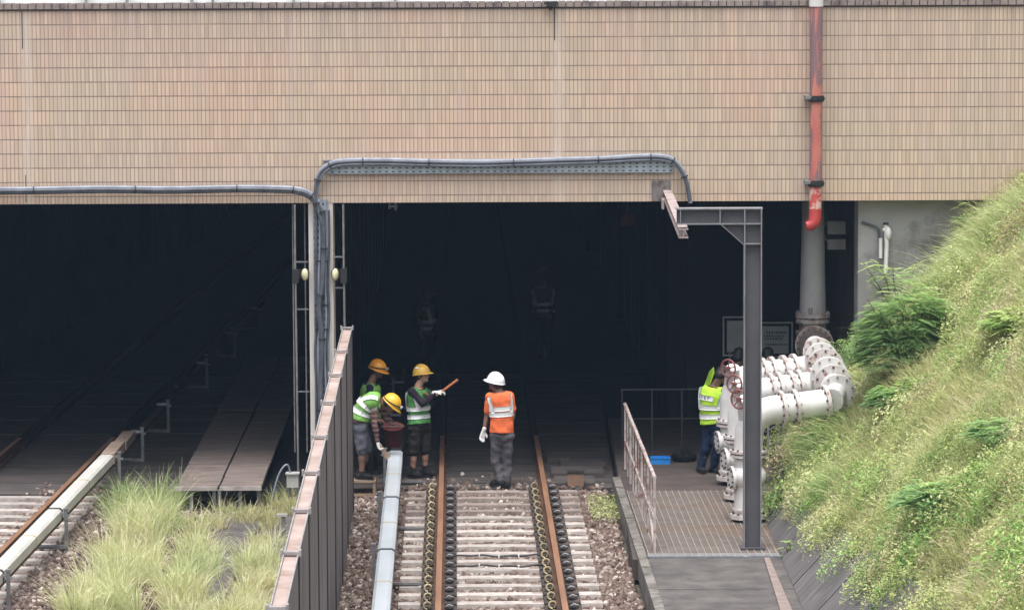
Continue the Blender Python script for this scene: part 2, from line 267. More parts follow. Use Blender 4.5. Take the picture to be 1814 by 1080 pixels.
M['yelgrass']=tint('yellow_green_track_grass',[(0,(0.22,0.24,0.08)),(0.3,(0.46,0.52,0.21)),(0.65,(0.71,0.73,0.40)),(1,(0.88,0.82,0.62))],0.75,patch=[((0.76,0.60,0.42),1.0,0.55,0.68),((0.26,0.42,0.16),0.55,0.56,0.68)],trans=0.35)
M['fern']=tint('dark_feathery_leaf',[(0,(0.11,0.22,0.10)),(0.5,(0.27,0.43,0.18)),(0.85,(0.36,0.54,0.18)),(1,(0.56,0.68,0.22))],0.7,trans=0.4)
M['fernl']=tint('fresh_green_leaf',[(0,(0.10,0.20,0.06)),(0.5,(0.27,0.44,0.12)),(1,(0.55,0.68,0.24))],0.7,trans=0.25)
M['stem']=pm('woody_stem',(0.12,0.09,0.05),(0.08,0.06,0.035),9,0.9)

# ---------------------------------------------------------------- mesh helpers
class MB:
    def __init__(s): s.v=[]; s.f=[]; s.mi=[]; s.sm=[]
    def add(s,vs,fs,mi=0,sm=False):
        o=len(s.v); s.v+= [tuple(v) for v in vs]; s.f+=[tuple(i+o for i in f) for f in fs]
        s.mi+=[mi]*len(fs); s.sm+=[sm]*len(fs); return s
    def box(s,c,d,rz=0,mi=0,rot=None):
        hx,hy,hz=d[0]/2,d[1]/2,d[2]/2; c=Vector(c); m=rot or Matrix.Rotation(rz,3,'Z')
        vs=[c+m@Vector((x*hx,y*hy,z*hz)) for x in(-1,1) for y in(-1,1) for z in(-1,1)]
        return s.add(vs,[(0,1,3,2),(4,6,7,5),(0,4,5,1),(2,3,7,6),(0,2,6,4),(1,5,7,3)],mi)
    def box2(s,a,b,mi=0): return s.box([(a[i]+b[i])/2 for i in range(3)],[abs(b[i]-a[i]) for i in range(3)],mi=mi)
    def tube(s,pts,r,n=10,mi=0,cap=True,closed=False):
        pts=[Vector(p) for p in pts]; m=len(pts); rs=r if isinstance(r,(list,tuple)) else [r]*m
        t=[]; 
        for i in range(m):
            a=pts[(i-1)%m] if (i>0 or closed) else pts[i]; b=pts[(i+1)%m] if (i<m-1 or closed) else pts[i]
            t.append((b-a).normalized())
        up=Vector((0,0,1)) if abs(t[0].z)<0.9 else Vector((0,1,0)); x=t[0].cross(up).normalized(); vs=[]
        for i in range(m):
            x=(x-t[i]*x.dot(t[i])).normalized(); y=t[i].cross(x)
            for k in range(n):
                a=2*PI*k/n; vs.append(pts[i]+(x*math.cos(a)+y*math.sin(a))*rs[i])
        fs=[]
        for i in range(m if closed else m-1):
            j=(i+1)%m
            for k in range(n): fs.append((i*n+k,i*n+(k+1)%n,j*n+(k+1)%n,j*n+k))
        s.add(vs,fs,mi,True)
        if cap and not closed: s.add([v for v in vs[:n]],[tuple(range(n))[::-1]],mi); s.add([v for v in vs[-n:]],[tuple(range(n))],mi)
        return s
    def cyl(s,a,b,r,n=20,mi=0,r2=None): return s.tube([a,b],[r,r if r2 is None else r2],n,mi)
    def prism(s,poly,d0,d1,mi=0):
        """poly: list of points (Vector), extruded by vector d0..d1"""
        n=len(poly); vs=[Vector(p)+Vector(d0) for p in poly]+[Vector(p)+Vector(d1) for p in poly]
        fs=[tuple(range(n))[::-1],tuple(range(n,2*n))]+[(i,(i+1)%n,n+(i+1)%n,n+i) for i in range(n)]
        return s.add(vs,fs,mi)
    def ell(s,c,rad,rot=None,n=16,m=10,mi=0,zmin=-1.0):
        c=Vector(c); rot=rot or Matrix.Identity(3); vs=[];fs=[]
        a0=math.asin(max(-1,zmin))
        for i in range(m+1):
            a=a0+(PI/2-a0)*i/m
            for k in range(n):
                b=2*PI*k/n; vs.append(c+rot@Vector((rad[0]*math.cos(a)*math.cos(b),rad[1]*math.cos(a)*math.sin(b),rad[2]*math.sin(a))))
        for i in range(m):
            for k in range(n): fs.append((i*n+k,i*n+(k+1)%n,(i+1)*n+(k+1)%n,(i+1)*n+k))
        s.add(vs,fs,mi,True); return s
def link(o,parent=None):
    COL.objects.link(o)
    if parent is not None: o.parent=parent
    return o
def obj(name,mb,mats,parent=None,world=True,mods=None):
    """one mesh object; vertices given in world space are moved into the parent's (unrotated) space"""
    if not isinstance(mats,(list,tuple)): mats=[mats]
    me=bpy.data.meshes.new(name); off=Vector((0,0,0))
    if parent is not None and world:
        p=parent
        while p is not None: off+=p.location; p=p.parent
    me.from_pydata([tuple(Vector(v)-off) for v in mb.v],[],mb.f)
    me.polygons.foreach_set('material_index',mb.mi); me.polygons.foreach_set('use_smooth',mb.sm)
    for m in mats: me.materials.append(M[m] if isinstance(m,str) else m)
    me.update(); o=bpy.data.objects.new(name,me); return link(o,parent)
def tag(o,label=None,cat=None,group=None,kind=None):
    for k,v in (('label',label),('category',cat),('group',group),('kind',kind)):
        if v: o[k]=v
    return o
def thing(name,label,cat,loc=(0,0,0),group=None,rz=0):
    o=bpy.data.objects.new(name,None); o.empty_display_size=0.2; o.location=loc; o.rotation_euler=(0,0,rz); link(o)
    return tag(o,label,cat,group)
def single(name,mb,mats,label,cat,group=None,kind=None,origin=None):
    if origin is None:
        a=np.array(mb.v); origin=Vector((a[:,0].mean(),a[:,1].mean(),a[:,2].min()))
    mb.v=[tuple(Vector(v)-Vector(origin)) for v in mb.v]
    o=obj(name,mb,mats); o.location=origin; return tag(o,label,cat,group,kind)
def struct(name,mb,mats): return tag(obj(name,mb,mats),kind='structure')
def copy_tree(o,parent=None,label=None,group=None):
    c=o.copy(); COL.objects.link(c); c.parent=parent
    if label: c['label']=label
    if group: c['group']=group
    for ch in list(o.children): copy_tree(ch,c)
    return c

# ---------------------------------------------------------------- track lines
def xR(d): return -0.359-0.0212*(d-41)      # centre of the right-hand track
def xL(d): return -7.69+0.0175*(d-45.1)    # centre of the left-hand track
PY=51.7                                     # front face of the portal
GZ=-0.30                                    # general ground level

# ---------------------------------------------------------------- ground, deck, floors
struct('ground',MB().add([(-300,-200,GZ-.06),(300,-200,GZ-.06),(300,400,GZ-.06),(-300,400,GZ-.06)],[(0,1,2,3)]),'ground')
def sheet(f,x0,x1,nx,y0,y1,ny):
    b=MB(); vs=[(x0+(x1-x0)*i/nx,y0+(y1-y0)*j/ny) for j in range(ny+1) for i in range(nx+1)]
    b.add([f(x,y) for x,y in vs],[(j*(nx+1)+i,j*(nx+1)+i+1,(j+1)*(nx+1)+i+1,(j+1)*(nx+1)+i) for j in range(ny) for i in range(nx)],0,True); return b
def bedz(x,y,c):
    t=abs(x-c(y)); z=-0.236 if t<1.5 else -0.236-(t-1.5)*0.12
    return max(z,GZ-0.03)+0.012*noise.noise(Vector((x*2.2,y*2.2,0)))
struct('ballast_bed',sheet(lambda x,y:(x+xR(y),y,bedz(x+xR(y),y,xR)-.012),-2.05,1.72,40,36,51.55,120),'stonebed')
struct('ballast_bed',sheet(lambda x,y:(x+xL(y),y,bedz(x+xL(y),y,xL)-.012),-2.2,3.2,40,36,51.2,120),'stonebed')
b=MB(); yy=51.56; k=0
while yy<66:
    e=yy+[.5,.62,.7][k%3]; j=(.0,.008,-.006)[k%3]
    b.box2((-2.9,yy,-.5),(1.25,e-.02,-.185+j)); b.box2((-12,yy-.35,-.5),(-5.2,e-.37,-.19-j)); yy=e; k+=1
struct('track_slab',b,'grimyslab')
b=MB()
for i,(x0,x1,yy,z) in enumerate(((.35,.95,51.62,-.12),(.30,1.1,52.5,-.10),(.45,1.15,53.4,-.12),(.25,.6,54.1,-.10))): b.box2((x0,yy,-.184),(x1,yy+.75,z))
tag(obj('floor_plates',b,'grimyslab'),kind='structure')
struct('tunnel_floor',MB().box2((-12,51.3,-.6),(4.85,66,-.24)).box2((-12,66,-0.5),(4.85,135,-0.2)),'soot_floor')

# ---------------------------------------------------------------- portal building
T=thing('tunnel_portal','wide railway tunnel portal with beige tiled wall above two dark bays','building',(0,PY,0))
XL0,XR0=-14.0,13.0
obj('tiled_wall',MB().box2((XL0,PY,4.067),(XR0,PY+.35,6.921)),'tile',T)
b=MB(); cw=0.1182; k=0; x=XL0
rr=random.Random(3)
while x<XR0:
    zz=7.025+rr.uniform(-.004,.004); b.box2((x+.008,PY-.03,6.94),(x+cw-.008,PY+.36,zz)); x+=cw
obj('coping',b,'cope',T)
obj('coping_bed',MB().box2((XL0,PY-.02,6.9215),(XR0,PY+.35,7.005)),'joint',T)
b=MB()
for xx,z0 in ((-7.475,6.36),(0.372,6.45)): b.box2((xx-.007,PY-.004,z0),(xx+.007,PY+.01,6.918))
b.box2((-7.47,PY-.003,4.1),(-7.458,PY+.01,4.5))
obj('movement_joint',b,'joint',T)
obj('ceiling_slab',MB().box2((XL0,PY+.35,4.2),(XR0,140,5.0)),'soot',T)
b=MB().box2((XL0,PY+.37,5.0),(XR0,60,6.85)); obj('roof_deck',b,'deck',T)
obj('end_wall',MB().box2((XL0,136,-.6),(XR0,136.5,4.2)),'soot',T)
# dividing wall: bright front pier, then the shade-darkened wall behind it and its columns
obj('front_pier',MB().box2((-3.285,PY+.008,-.4),(-2.925,PY+.5,4.067)),'pier',T)
b=MB()
for k in range(26):
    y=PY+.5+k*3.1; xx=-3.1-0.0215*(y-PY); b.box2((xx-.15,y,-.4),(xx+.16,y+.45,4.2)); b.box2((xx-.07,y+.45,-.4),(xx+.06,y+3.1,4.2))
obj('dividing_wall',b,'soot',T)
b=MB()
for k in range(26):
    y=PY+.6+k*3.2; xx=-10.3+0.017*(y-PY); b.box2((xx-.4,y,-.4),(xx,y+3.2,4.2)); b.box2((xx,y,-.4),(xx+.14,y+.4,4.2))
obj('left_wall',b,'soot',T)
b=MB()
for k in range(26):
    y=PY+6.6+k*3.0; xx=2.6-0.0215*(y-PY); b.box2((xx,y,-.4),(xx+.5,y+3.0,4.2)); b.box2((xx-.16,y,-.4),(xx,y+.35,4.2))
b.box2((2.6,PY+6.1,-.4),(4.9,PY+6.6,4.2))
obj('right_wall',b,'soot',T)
obj('side_wall',MB().box2((4.885,PY+.30,-.3),(13,PY+.95,4.067)),'conc',T)
b=MB().box2((4.89,PY+.95,-.3),(5.4,PY+6.6,4.2)); obj('side_recess_wall',b,pm('brown_sooty_wall',(0.07,0.055,0.052),(0.045,0.037,0.036),2),T)  # recess wall in plain dark brown
# pale kerb wall and posts of the road that crosses over the portal
g=thing('roadside_barrier','pale low wall with thin posts on the road above the portal','barrier',(0,58,6.85))
obj('low_wall',MB().box2((XL0,58,6.85),(XR0,58.2,7.5)),'deck',g)
for px in (-2,152,225,340,377,520,700): 
    p=atY(px,3,57.9); obj('post',MB().box2((p.x-.02,57.86,6.85),(p.x+.02,57.95,7.6)),'galvd',g)
p=atY(977,9,PY-.05)
b=MB().box((p.x,PY-.08,6.98),(.15,.12,.07)).cyl((p.x-.03,PY-.09,6.95),(p.x-.01,PY-.09,6.89),.035,8,r2=.012).cyl((p.x-.11,PY-.08,7.0),(p.x+.09,PY-.08,7.01),.02,8)
single('drain_spout',b,'black','small dark spout on the coping above the central wall joint','spout')

# ---------------------------------------------------------------- embankment, apron, path
def hillz(x,y):
    t=x-3.22
    if y>47.35 and x<3.66: return -0.04
    z=1.06*t if t>0 else 0
    if t>5.2: z=1.06*5.2+(t-5.2)*.55
    if t>.5: z+=(0.12*noise.noise(Vector((x*.9,y*.9,3)))+.07*noise.noise(Vector((x*2.6,y*2.6,8))))*min(1,(t-.5)*2)
    return z-0.03
struct('embankment',sheet(lambda x,y:(x,y,hillz(x,y)+.02-(.03 if y>47.3 and x<3.7 else 0)),3.22,22,90,24,PY+.29,120),'soil')
b=MB().prism([(3.60,47.2,-.2),(3.70,47.2,-.2),(3.70,47.2,.50),(3.60,47.2,.46)],(0,0,0),(0,PY+.29-47.2,0)).prism([(3.25,47.2,-.2),(3.598,47.2,-.2),(3.598,47.2,.40),(3.25,47.2,.06)],(0,0,0),(0,.10,0))
single('retaining_wall',b,'apron','low dark concrete retaining wall at the foot of the slope below the white pipes','wall')
# veg edge on the slope = line between two points of the apron's upper edge
def edge_x(y): return (3.43+(47.6-y)*0.052 if y<47.35 else 3.69)+ .05*noise.noise(Vector((y*1.3,0,5)))
b=MB(); ys=[24+ (47.3-24)*i/50 for i in range(51)]
vs=[];fs=[]
for y in ys:
    xe=3.43+(48.2-y)*0.058+.04
    vs+=[(3.20,y,-.03),(3.2,y,.0),(xe,y,1.06*(xe-3.2)+.02),(xe+.02,y,1.06*(xe-3.2)-.15)]
for i in range(50):
    for k in range(3): fs.append((4*i+k,4*i+k+1,4*i+k+5,4*i+k+4))
ap=MB().add(vs,fs)
struct('drain_apron',ap,'apron')
jn=MB()
for y in (46.9,44.6,42.3,40.0,37.7):
    xe=3.43+(48.2-y)*0.058
    jn.prism([(3.2,y,.012),(3.2,y+.014,.012),(xe,y+.014,1.06*(xe-3.2)+.032),(xe,y,1.06*(xe-3.2)+.032)],(0,0,0),(0,0,-.008))
tag(obj('apron_joint',jn,'joint'),kind='structure')
def xk(d): return 1.451-0.0237*(d-40.75)
b=MB(); ds=[34+k*1.02 for k in range(17)]
for a in ds:
    e=a+1.0
    b.prism([(xk(a),a,0),(xk(a)+.115,a,0),(xk(e)+.115,e,0),(xk(e),e,0)],(0,0,.018),(0,0,-.28))
single('concrete_kerb',b,'kerb','mossy concrete kerb between the ballast and the grated walkway','kerb')
# dark slab path with plank joints
b=MB(); ys=[34.0,35.05,36.1,37.2,38.3,39.4,40.4,41.15,42.2,44.40]
for a,e in zip(ys[:-1],ys[1:]): b.prism([(xk(a)+.125,a,0),(3.2,a,0),(3.2,e-.018,0),(xk(e)+.125,e-.018,0)],(0,0,-.012+rr.uniform(-.003,.003)),(0,0,-.2))
struct('path',b,'slab')
p0,p1=atZ(1377,990,0),atZ(1416,1080,0); sl=(p1.x-p0.x)/(p1.y-p0.y)
b=MB(); b.prism([(p0.x-.035,44.3,0),(p0.x+.035,44.3,0),(p0.x-.01+.06+sl*(-8),36.3,0),(p0.x-.01-.16+sl*(-8),36.3,0)],(-.13,0,-.008),(-.13,0,.012))
single('cover_plank',b,'strip','long pale brown strip laid on the dark path near the apron','plank')
# walkway floor inside the portal and grating
struct('walkway_floor',MB().box2((1.3,44.42,-.3),(3.22,58.3,-.03)).box2((3.0,PY-.6,-.3),(4.9,58.3,-.031)),'dirt')
g=thing('steel_grating','rusty steel walkway grating with pale bars beside the white pipes','grating',(2.4,47,0))
b=MB(); x=0
def xg(d): return xk(d)+.14
obj('panel',MB().prism([(xg(44.45),44.45,0),(3.2,44.45,0),(3.2,50.1,0),(xg(50.1),50.1,0)],(0,0,-.012),(0,0,-.03)),'grated',g)
b=MB(); k=0
while True:
    x0=xg(44.45)+.01+k*.0925; 
    if x0>3.2: break
    x1=x0-.0237*5.6; b.prism([(x0-.0045,44.47,0),(x0+.0045,44.47,0),(x1+.0045,50.08,0),(x1-.0045,50.08,0)],(0,0,.004),(0,0,-.011)); k+=1
obj('bearing_bar',b,'grate',g)
b=MB()
for k in range(62): 
    y=44.55+k*.09; b.box2((xg(y),y-.005,-.0115),(3.2,y+.005,-.002))
obj('cross_bar',b,'crossbar',g)
obj('nosing',MB().box2((xg(44.45),44.43,-.05),(2.72,44.466,.008)).box2((2.78,44.43,-.05),(3.22,44.466,.008)),'galv',g)
b=MB()
for y in (44.76,): b.box2((xg(y),44.468,-.0112),(3.2,y,-.0055))
obj('bright_end_strip',b,'galv',g)

# ---------------------------------------------------------------- rails
RP=[(-.036,0),(.036,0),(.037,-.03),(.012,-.045),(.009,-.13),(.07,-.15),(.07,-.165),(-.07,-.165),(-.07,-.15),(-.009,-.13),(-.012,-.045),(-.037,-.03)]
def rail(xf,off,lab,d0=34,d1=56.0,mats=('rail','railtop')):
    b=MB(); a=xf(d0)+off; e=xf(d1)+off; n=len(RP)
    vs=[(a+p,d0,q) for p,q in RP]+[(e+p,d1,q) for p,q in RP]
    fs=[(i,(i+1)%n,n+(i+1)%n,n+i) for i in range(1,n)]+[tuple(range(n)),tuple(range(n,2*n))[::-1]]
    b.add(vs,fs); b.add([(a-.036,d0,0),(a+.036,d0,0),(e+.036,d1,0),(e-.036,d1,0)],[(0,1,2,3)],1)
    single('rail',b,list(mats),lab,'rail','running rails',origin=(a,d0,-.165))
rail(xR,-.7535,'rusty running rail right next to the grey-white third rail cover')
rail(xR,.7535,'rusty running rail nearest the walkway railing and kerb')
rail(xL,.7535,'dark rusty rail beside the cream third rail cover on the left track')
rail(xL,-.7535,'far rail of the left track, almost hidden in the dark tunnel')

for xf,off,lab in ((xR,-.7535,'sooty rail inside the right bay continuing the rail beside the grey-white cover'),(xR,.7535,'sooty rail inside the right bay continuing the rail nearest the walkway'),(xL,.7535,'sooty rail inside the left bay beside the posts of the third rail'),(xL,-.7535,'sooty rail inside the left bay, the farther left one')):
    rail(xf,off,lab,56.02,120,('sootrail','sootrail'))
# ---------------------------------------------------------------- sleepers with rail fastenings
def clip_mb(x,y,side):
    b=MB(); pts=[]
    for k in range(15):
        a=R(-60)+R(330)*k/14
        pts.append((x-side*0+.042*math.cos(a)*side,y+.05-.05*k/14-.06,-.077+.042*math.sin(a)))
    return b.tube(pts,.0125,7)
def make_sleeper(label,group,clips=True):
    s=thing('sleeper',label,'sleeper',(0,0,-.335),group)
    b=MB(); w=.13; tw=.105; prof=[(-w,-.335),(w,-.335),(tw,-.168),(-tw,-.168)]
    b.prism([(-1.25,p,q) for p,q in prof],(0,0,0),(2.5,0,0)); body=obj('sleeper_body',b,'sleeper',s)
    for rx in (-.7535,.7535):
        for sd in (-1,1):
            x0=rx+sd*.135
            obj('rail_pad',MB().box((x0+sd*.012,0,-.150),(.15,.46,.034)).box((x0,0.03,-.122),(.10,.13,.05)),'pad',s)
            if clips:
                if sd<0: obj('rail_clip',clip_mb(x0,-.02,1),'clip',s)
                else: obj('rail_clip',MB().ell((x0-.01,0,-.112),(.050,.080,.045),n=12,m=8).tube([(x0-.05,-.09,-.085),(x0-.01,-.1,-.06),(x0+.04,-.09,-.075)],.009,6,mi=1),['pad','galv'],s)  # right-hand clips: shade put in as a dark lump, highlight as grey arch
    return s
rs=[36.2+k*.598 for k in range(26)]
proto=make_sleeper('grey concrete sleeper under the right-hand track, in a close row','concrete sleepers of the right-hand track')
first=True
for y in rs:
    s=proto if first else copy_tree(proto); first=False
    s.location=(xR(y),y,-.335); s.rotation_euler=(0,0,.0212+rr.uniform(-.004,.004))
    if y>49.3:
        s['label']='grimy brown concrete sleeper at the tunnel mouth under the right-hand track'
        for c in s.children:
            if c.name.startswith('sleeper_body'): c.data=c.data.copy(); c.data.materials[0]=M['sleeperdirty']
def make_sleeper2():
    s=thing('sleeper','brownish concrete sleeper under the left-hand track, in a close row','sleeper',(0,0,-.335),'concrete sleepers of the left-hand track')
    b=MB(); w=.13; tw=.105; prof=[(-w,-.335),(w,-.335),(tw,-.168),(-tw,-.168)]
    b.prism([(-1.25,p,q) for p,q in prof],(0,0,0),(2.5,0,0)); obj('sleeper_body',b,'sleeper',s)
    for rx in (-.7535,.7535):
        for sd in (-1,1): obj('rail_pad',MB().box((rx+sd*.12,0,-.15),(.09,.14,.034)).tube([(rx+sd*.1,-.05,-.13),(rx+sd*.16,-.03,-.12),(rx+sd*.16,.03,-.12),(rx+sd*.1,.05,-.13)],.012,6),'pad',s)
    return s
proto=make_sleeper2(); first=True
for k in range(18):
    y=40.6+k*.6
    s=proto if first else copy_tree(proto); first=False
    s.location=(xL(y),y,-.335); s.rotation_euler=(0,0,-.0175+rr.uniform(-.004,.004))
# two black bonding cables across the right track
for py0,lab in ((986,'black cable with white ties crossing the right track, farther one'),(1004,'black cable with white ties crossing the right track, nearer one')):
    a=atZ(800,py0,-.14); e=atZ(968,py0-1,-.14); pts=[]; g=thing('track_cable',lab,'cable',(0,a.y,-.2),'cables across the right track')
    for i in range(25):
        t=i/24; pts.append((a.x+(e.x-a.x)*t,a.y+(e.y-a.y)*t+.05*math.sin(t*9+py0),-.125-.03*math.sin(t*PI)*0+.008*math.sin(t*23)))
    obj('cable',MB().tube(pts,.012,8),'blackcable',g)
    for t in (7,12,17): p=Vector(pts[t]); obj('cable_tie',MB().box(p+Vector((0,-.005,.004)),(.014,.035,.034)),'tie',g)

# ---------------------------------------------------------------- ballast stones (stuff)
def ico_like(n_pts,pos,size,tone,name,mat,label):
    """angular stones: jittered cubes, all in one mesh"""
    base=np.array([(x,y,z) for x in(-1,1) for y in(-1,1) for z in(-1,1)],float)*.5
    q=np.array([(0,1,3,2),(4,6,7,5),(0,4,5,1),(2,3,7,6),(0,2,6,4),(1,5,7,3)])
    n=len(pos); V=np.repeat(base[None],n,0)*(1+RNG.uniform(-.42,.42,(n,8,3)))
    V*=size[:,None,None]*RNG.uniform(.65,1.25,(n,1,3))
    # random rotations from quaternions
    qq=RNG.normal(size=(n,4)); qq/=np.linalg.norm(qq,axis=1)[:,None]; w_,x,y,z=qq.T
    Rm=np.stack([1-2*(y*y+z*z),2*(x*y-z*w_),2*(x*z+y*w_),2*(x*y+z*w_),1-2*(x*x+z*z),2*(y*z-x*w_),2*(x*z-y*w_),2*(y*z+x*w_),1-2*(x*x+y*y)],1).reshape(n,3,3)
    V=np.einsum('nij,nkj->nki',Rm,V)+pos[:,None,:]
    Fc=(q[None]+ (np.arange(n)*8)[:,None,None]).reshape(-1,4)
    return raw_mesh(name,V.reshape(-1,3),Fc,np.repeat(tone,6),mat,label)
def raw_mesh(name,V,Fq,tone,mat,label=None,kind='stuff',parent=None,smooth=False):
    me=bpy.data.meshes.new(name); me.vertices.add(len(V)); me.vertices.foreach_set('co',V.astype(np.float32).ravel())
    k=Fq.shape[1]; me.loops.add(Fq.size); me.loops.foreach_set('vertex_index',Fq.astype(np.int32).ravel())
    me.polygons.add(len(Fq)); me.polygons.foreach_set('loop_start',np.arange(0,Fq.size,k,dtype=np.int32))
    me.update(calc_edges=True); a=me.attributes.new('tone','FLOAT','FACE'); a.data.foreach_set('value',tone.astype(np.float32))
    if smooth: me.polygons.foreach_set('use_smooth',[True]*len(Fq))
    me.materials.append(M[mat]); o=bpy.data.objects.new(name,me); link(o,parent)
    if kind: o['kind']=kind
    if label: o['label']=label
    return o
def stones(n,xf,x0,x1,y0,y1,name,c):
    P=[];Sz=[]
    for i in range(n):
        y=RNG.uniform(y0,y1); x=xf(y)+RNG.uniform(x0,x1); up=0
        if i%60==0: y=y1+abs(RNG.normal(0,.5)); up=.04
        P.append((x,y,bedz(x,y,c)+up+RNG.uniform(-.012,.014))); Sz.append(RNG.uniform(.028,.062))
    P=np.array(P); return ico_like(n,P,np.array(Sz),np.clip(RNG.normal(.5,.24,n),0,1),name,'stone',None)
o=stones(24000,xR,-2.05,1.72,38.6,51.5,'ballast',xR); tag(o,'brown and grey crushed stone ballast around the right-hand track','ballast')
o=stones(15000,xL,.3,3.3,38.6,51.1,'ballast',xL); tag(o,'reddish brown crushed stone ballast beside the left-hand track','ballast')

# ---------------------------------------------------------------- third rails
def third(xf,d_start,breaks,side,cov,label,posts,name='third_rail',capz=.35,seams=()):
    g=thing(name,label,'third rail',(xf(posts[0]),posts[0],GZ))
    sl=(xf(60)-xf(40))/20
    def seg(a,e,m='cover',nm='cover'):
        pr=[(-.105,.21),(-.105,.325),(-.07,.35),(.07,.35),(.105,.325),(.105,.21)]
        b=MB(); xa,xe=xf(a),xf(e); n=6
        b.add([(xa+p,a,q) for p,q in pr]+[(xe+p,e,q) for p,q in pr],[(i,(i+1)%n,n+(i+1)%n,n+i) for i in range(n)]+[tuple(range(n))[::-1],tuple(range(n,2*n))]); return obj(nm,b,m,g)
    for a,e in zip(breaks[:-1],breaks[1:]): seg(a+.02,e-.02,cov)
    b=MB(); a,e=breaks[0],posts[-1]+3; b.prism([(xf(a)-.04,a,.10),(xf(a)+.04,a,.10),(xf(a)+.04,a,.19),(xf(a)-.04,a,.19)],(0,0,0),(xf(e)-xf(a),e-a,0)); obj('contact_rail',b,'rail',g)
    for y in breaks[1:-1]:
        b=MB(); x=xf(y); pr=[(-.11,.2),(-.11,.33),(-.075,.356),(.075,.356),(.11,.33),(.11,.2)]
        b.prism([(x+p,y-.045,q) for p,q in pr],(0,0,0),(0,.09,0)); obj('strap',b,'strap',g)
    for y in seams:
        b=MB(); x=xf(y); pr=[(-.108,.2),(-.108,.328),(-.073,.353),(.073,.353),(.108,.328),(.108,.2)]
        b.prism([(x+p,y-.025,q) for p,q in pr],(0,0,0),(0,.045,0)); obj('seam',b,'seam',g)
    for y in posts:
        x=xf(y)+side*.165; br=bpy.data.objects.new('bracket',None); br.location=Vector((x,y,GZ))-g.location; link(br,g)
        obj('upright',MB().box((x,y,.03),(.045,.05,.66)).box((x,y,.355),(.065,.07,.02)),'galvd' if cov=='cover2' else 'galv',br)
        obj('arm',MB().box((x-side*.09,y,.29),(.2,.04,.04)).box((x+side*.03,y,.26),(.05,.03,.03)),'galv',br)
        obj('foot_beam',MB().box((x-side*.30,y-.02,-.155),(.62,.05,.045)).box((x-side*.36,y-.07,-.135),(.40,.035,.03)),'galvd',br)
    return g
def xtR(d): return -1.76-.0245*(d-41)
def xtL(d): return -6.475+.0158*(d-41.6)
gR=third(xtR,38,[34,38.75,43.05,47.3,51.85],-1,'cover','long grey-white third rail cover with black straps beside the right track',[38.8,43.4,47.7,52.0,56.4,60.8],seams=(40.8,45.15,49.5))
gL=third(xtL,38,[34,41.65,46.4,51.55],1,'cover2','cream third rail cover on posts along the left track into the tunnel',[41.62,46.35,51.74,54.5,57.9,63.9,69,74],seams=(44.2,49.0))
b=MB(); b.box2((xtL(52)-.1,51.65,.19),(xtL(52)+.1,53.0,.345)).box2((xtL(53)-.095,53.05,.2),(xtL(53)+.1,54.3,.33)); obj('end_box',b,'coverbrown',gL)
b=MB(); b.box2((xtR(52)-.085,51.95,.17),(xtR(52)+.085,56.0,.32)); obj('end_box',b,'black',gR)

# ---------------------------------------------------------------- barrier fence
def xf_(d): return -2.632+0.0256*(49.9-d)
g=thing('barrier_fence','tall brown-grey ribbed noise barrier between the two tracks','fence',(xf_(49.9),49.9,GZ))
br=[49.9,46.9,44.2,41.4,38.4,35.7,33.2,30.8,28.15,25.5]
for i,(e,a) in enumerate(zip(br[:-1],br[1:])):
    xa,xe=xf_(a),xf_(e); top=2.36
    b=MB(); nr=22; h=(top+.3)/nr
    for k in range(nr):
        z0=-.3+k*h; m=.006
        b.prism([(xa-.064,a+.02,z0),(xa+.064,a+.02,z0),(xa+.064,a+.02,z0+h-m),(xa-.064,a+.02,z0+h-m)],(0,0,0),(xe-xa,e-a-.04,0))
    b.prism([(xa-.058,a+.05,-.3),(xa+.058,a+.05,-.3),(xa+.058,a+.05,top-.01),(xa-.058,a+.05,top-.01)],(0,0,0),(xe-xa,e-a-.1,0))
    pn=obj('panel',b,'fence',g)
    b=MB().prism([(xa-.056,a+.05,top),(xa+.056,a+.05,top),(xa+.056,a+.05,top+.012),(xa-.056,a+.05,top+.012)],(0,0,0),(xe-xa,e-a-.1,0)); obj('top_channel',b,'fencetop',pn)
    b=MB()
    for sx in (-.064,.064): b.prism([(xa+sx-.006,a+.05,top),(xa+sx+.006,a+.05,top),(xa+sx+.006,a+.05,top+.03),(xa+sx-.006,a+.05,top+.03)],(0,0,0),(xe-xa,e-a-.1,0))
    obj('top_lip',b,'fencecap',pn)
for y in br:
    x=xf_(y); b=MB().box((x+.071,y,1.03),(.010,.06,2.68)).box((x-.071,y,1.03),(.010,.06,2.68)).box((x,y,1.03),(.131,.03,2.68))
    po=obj('post',b,'fencepost',g)
    obj('post_cap',MB().box((x,y-.02,2.40),(.17,.05,.025)).box((x-.083,y-.02,2.40),(.02,.08,.06)).box((x+.083,y-.02,2.40),(.02,.08,.06)),'fencecap',po)

# ---------------------------------------------------------------- steel gantry post, wall beam
def Ibeam(b,p0,p1,w,h,t,up=Vector((0,0,1)),mw=0,mf=0,off=0):
    p0=Vector(p0);p1=Vector(p1); ax=(p1-p0); side=ax.normalized().cross(up).normalized(); 
    def bar(c0,sw,sh,mi):
        pr=[c0+side*(sx*sw/2)+up*(sz*sh/2) for sx,sz in((-1,-1),(1,-1),(1,1),(-1,1))]; b.prism(pr,(0,0,0),ax,mi)
    bar(p0+up*(h/2-t/2),w,t,mf); bar(p0-up*(h/2-t/2),w,t,mf); bar(p0,t*.8,h-2*t-.0005,mw)
D=45.1
A=atY(1316.5,965,D); Bp=atY(1348,965,D); zt=atY(1332,366,D).z; zb=atY(1270,397,D).z
xa,xb=A.x,Bp.x
g=thing('gantry_post','dark grey steel column with a short arm at its top, in front of the pipes','post',((xa+xb)/2,D,0))
b=MB(); up=Vector((1,0,0)); xm=(xa+xb)/2; wd=xb-xa
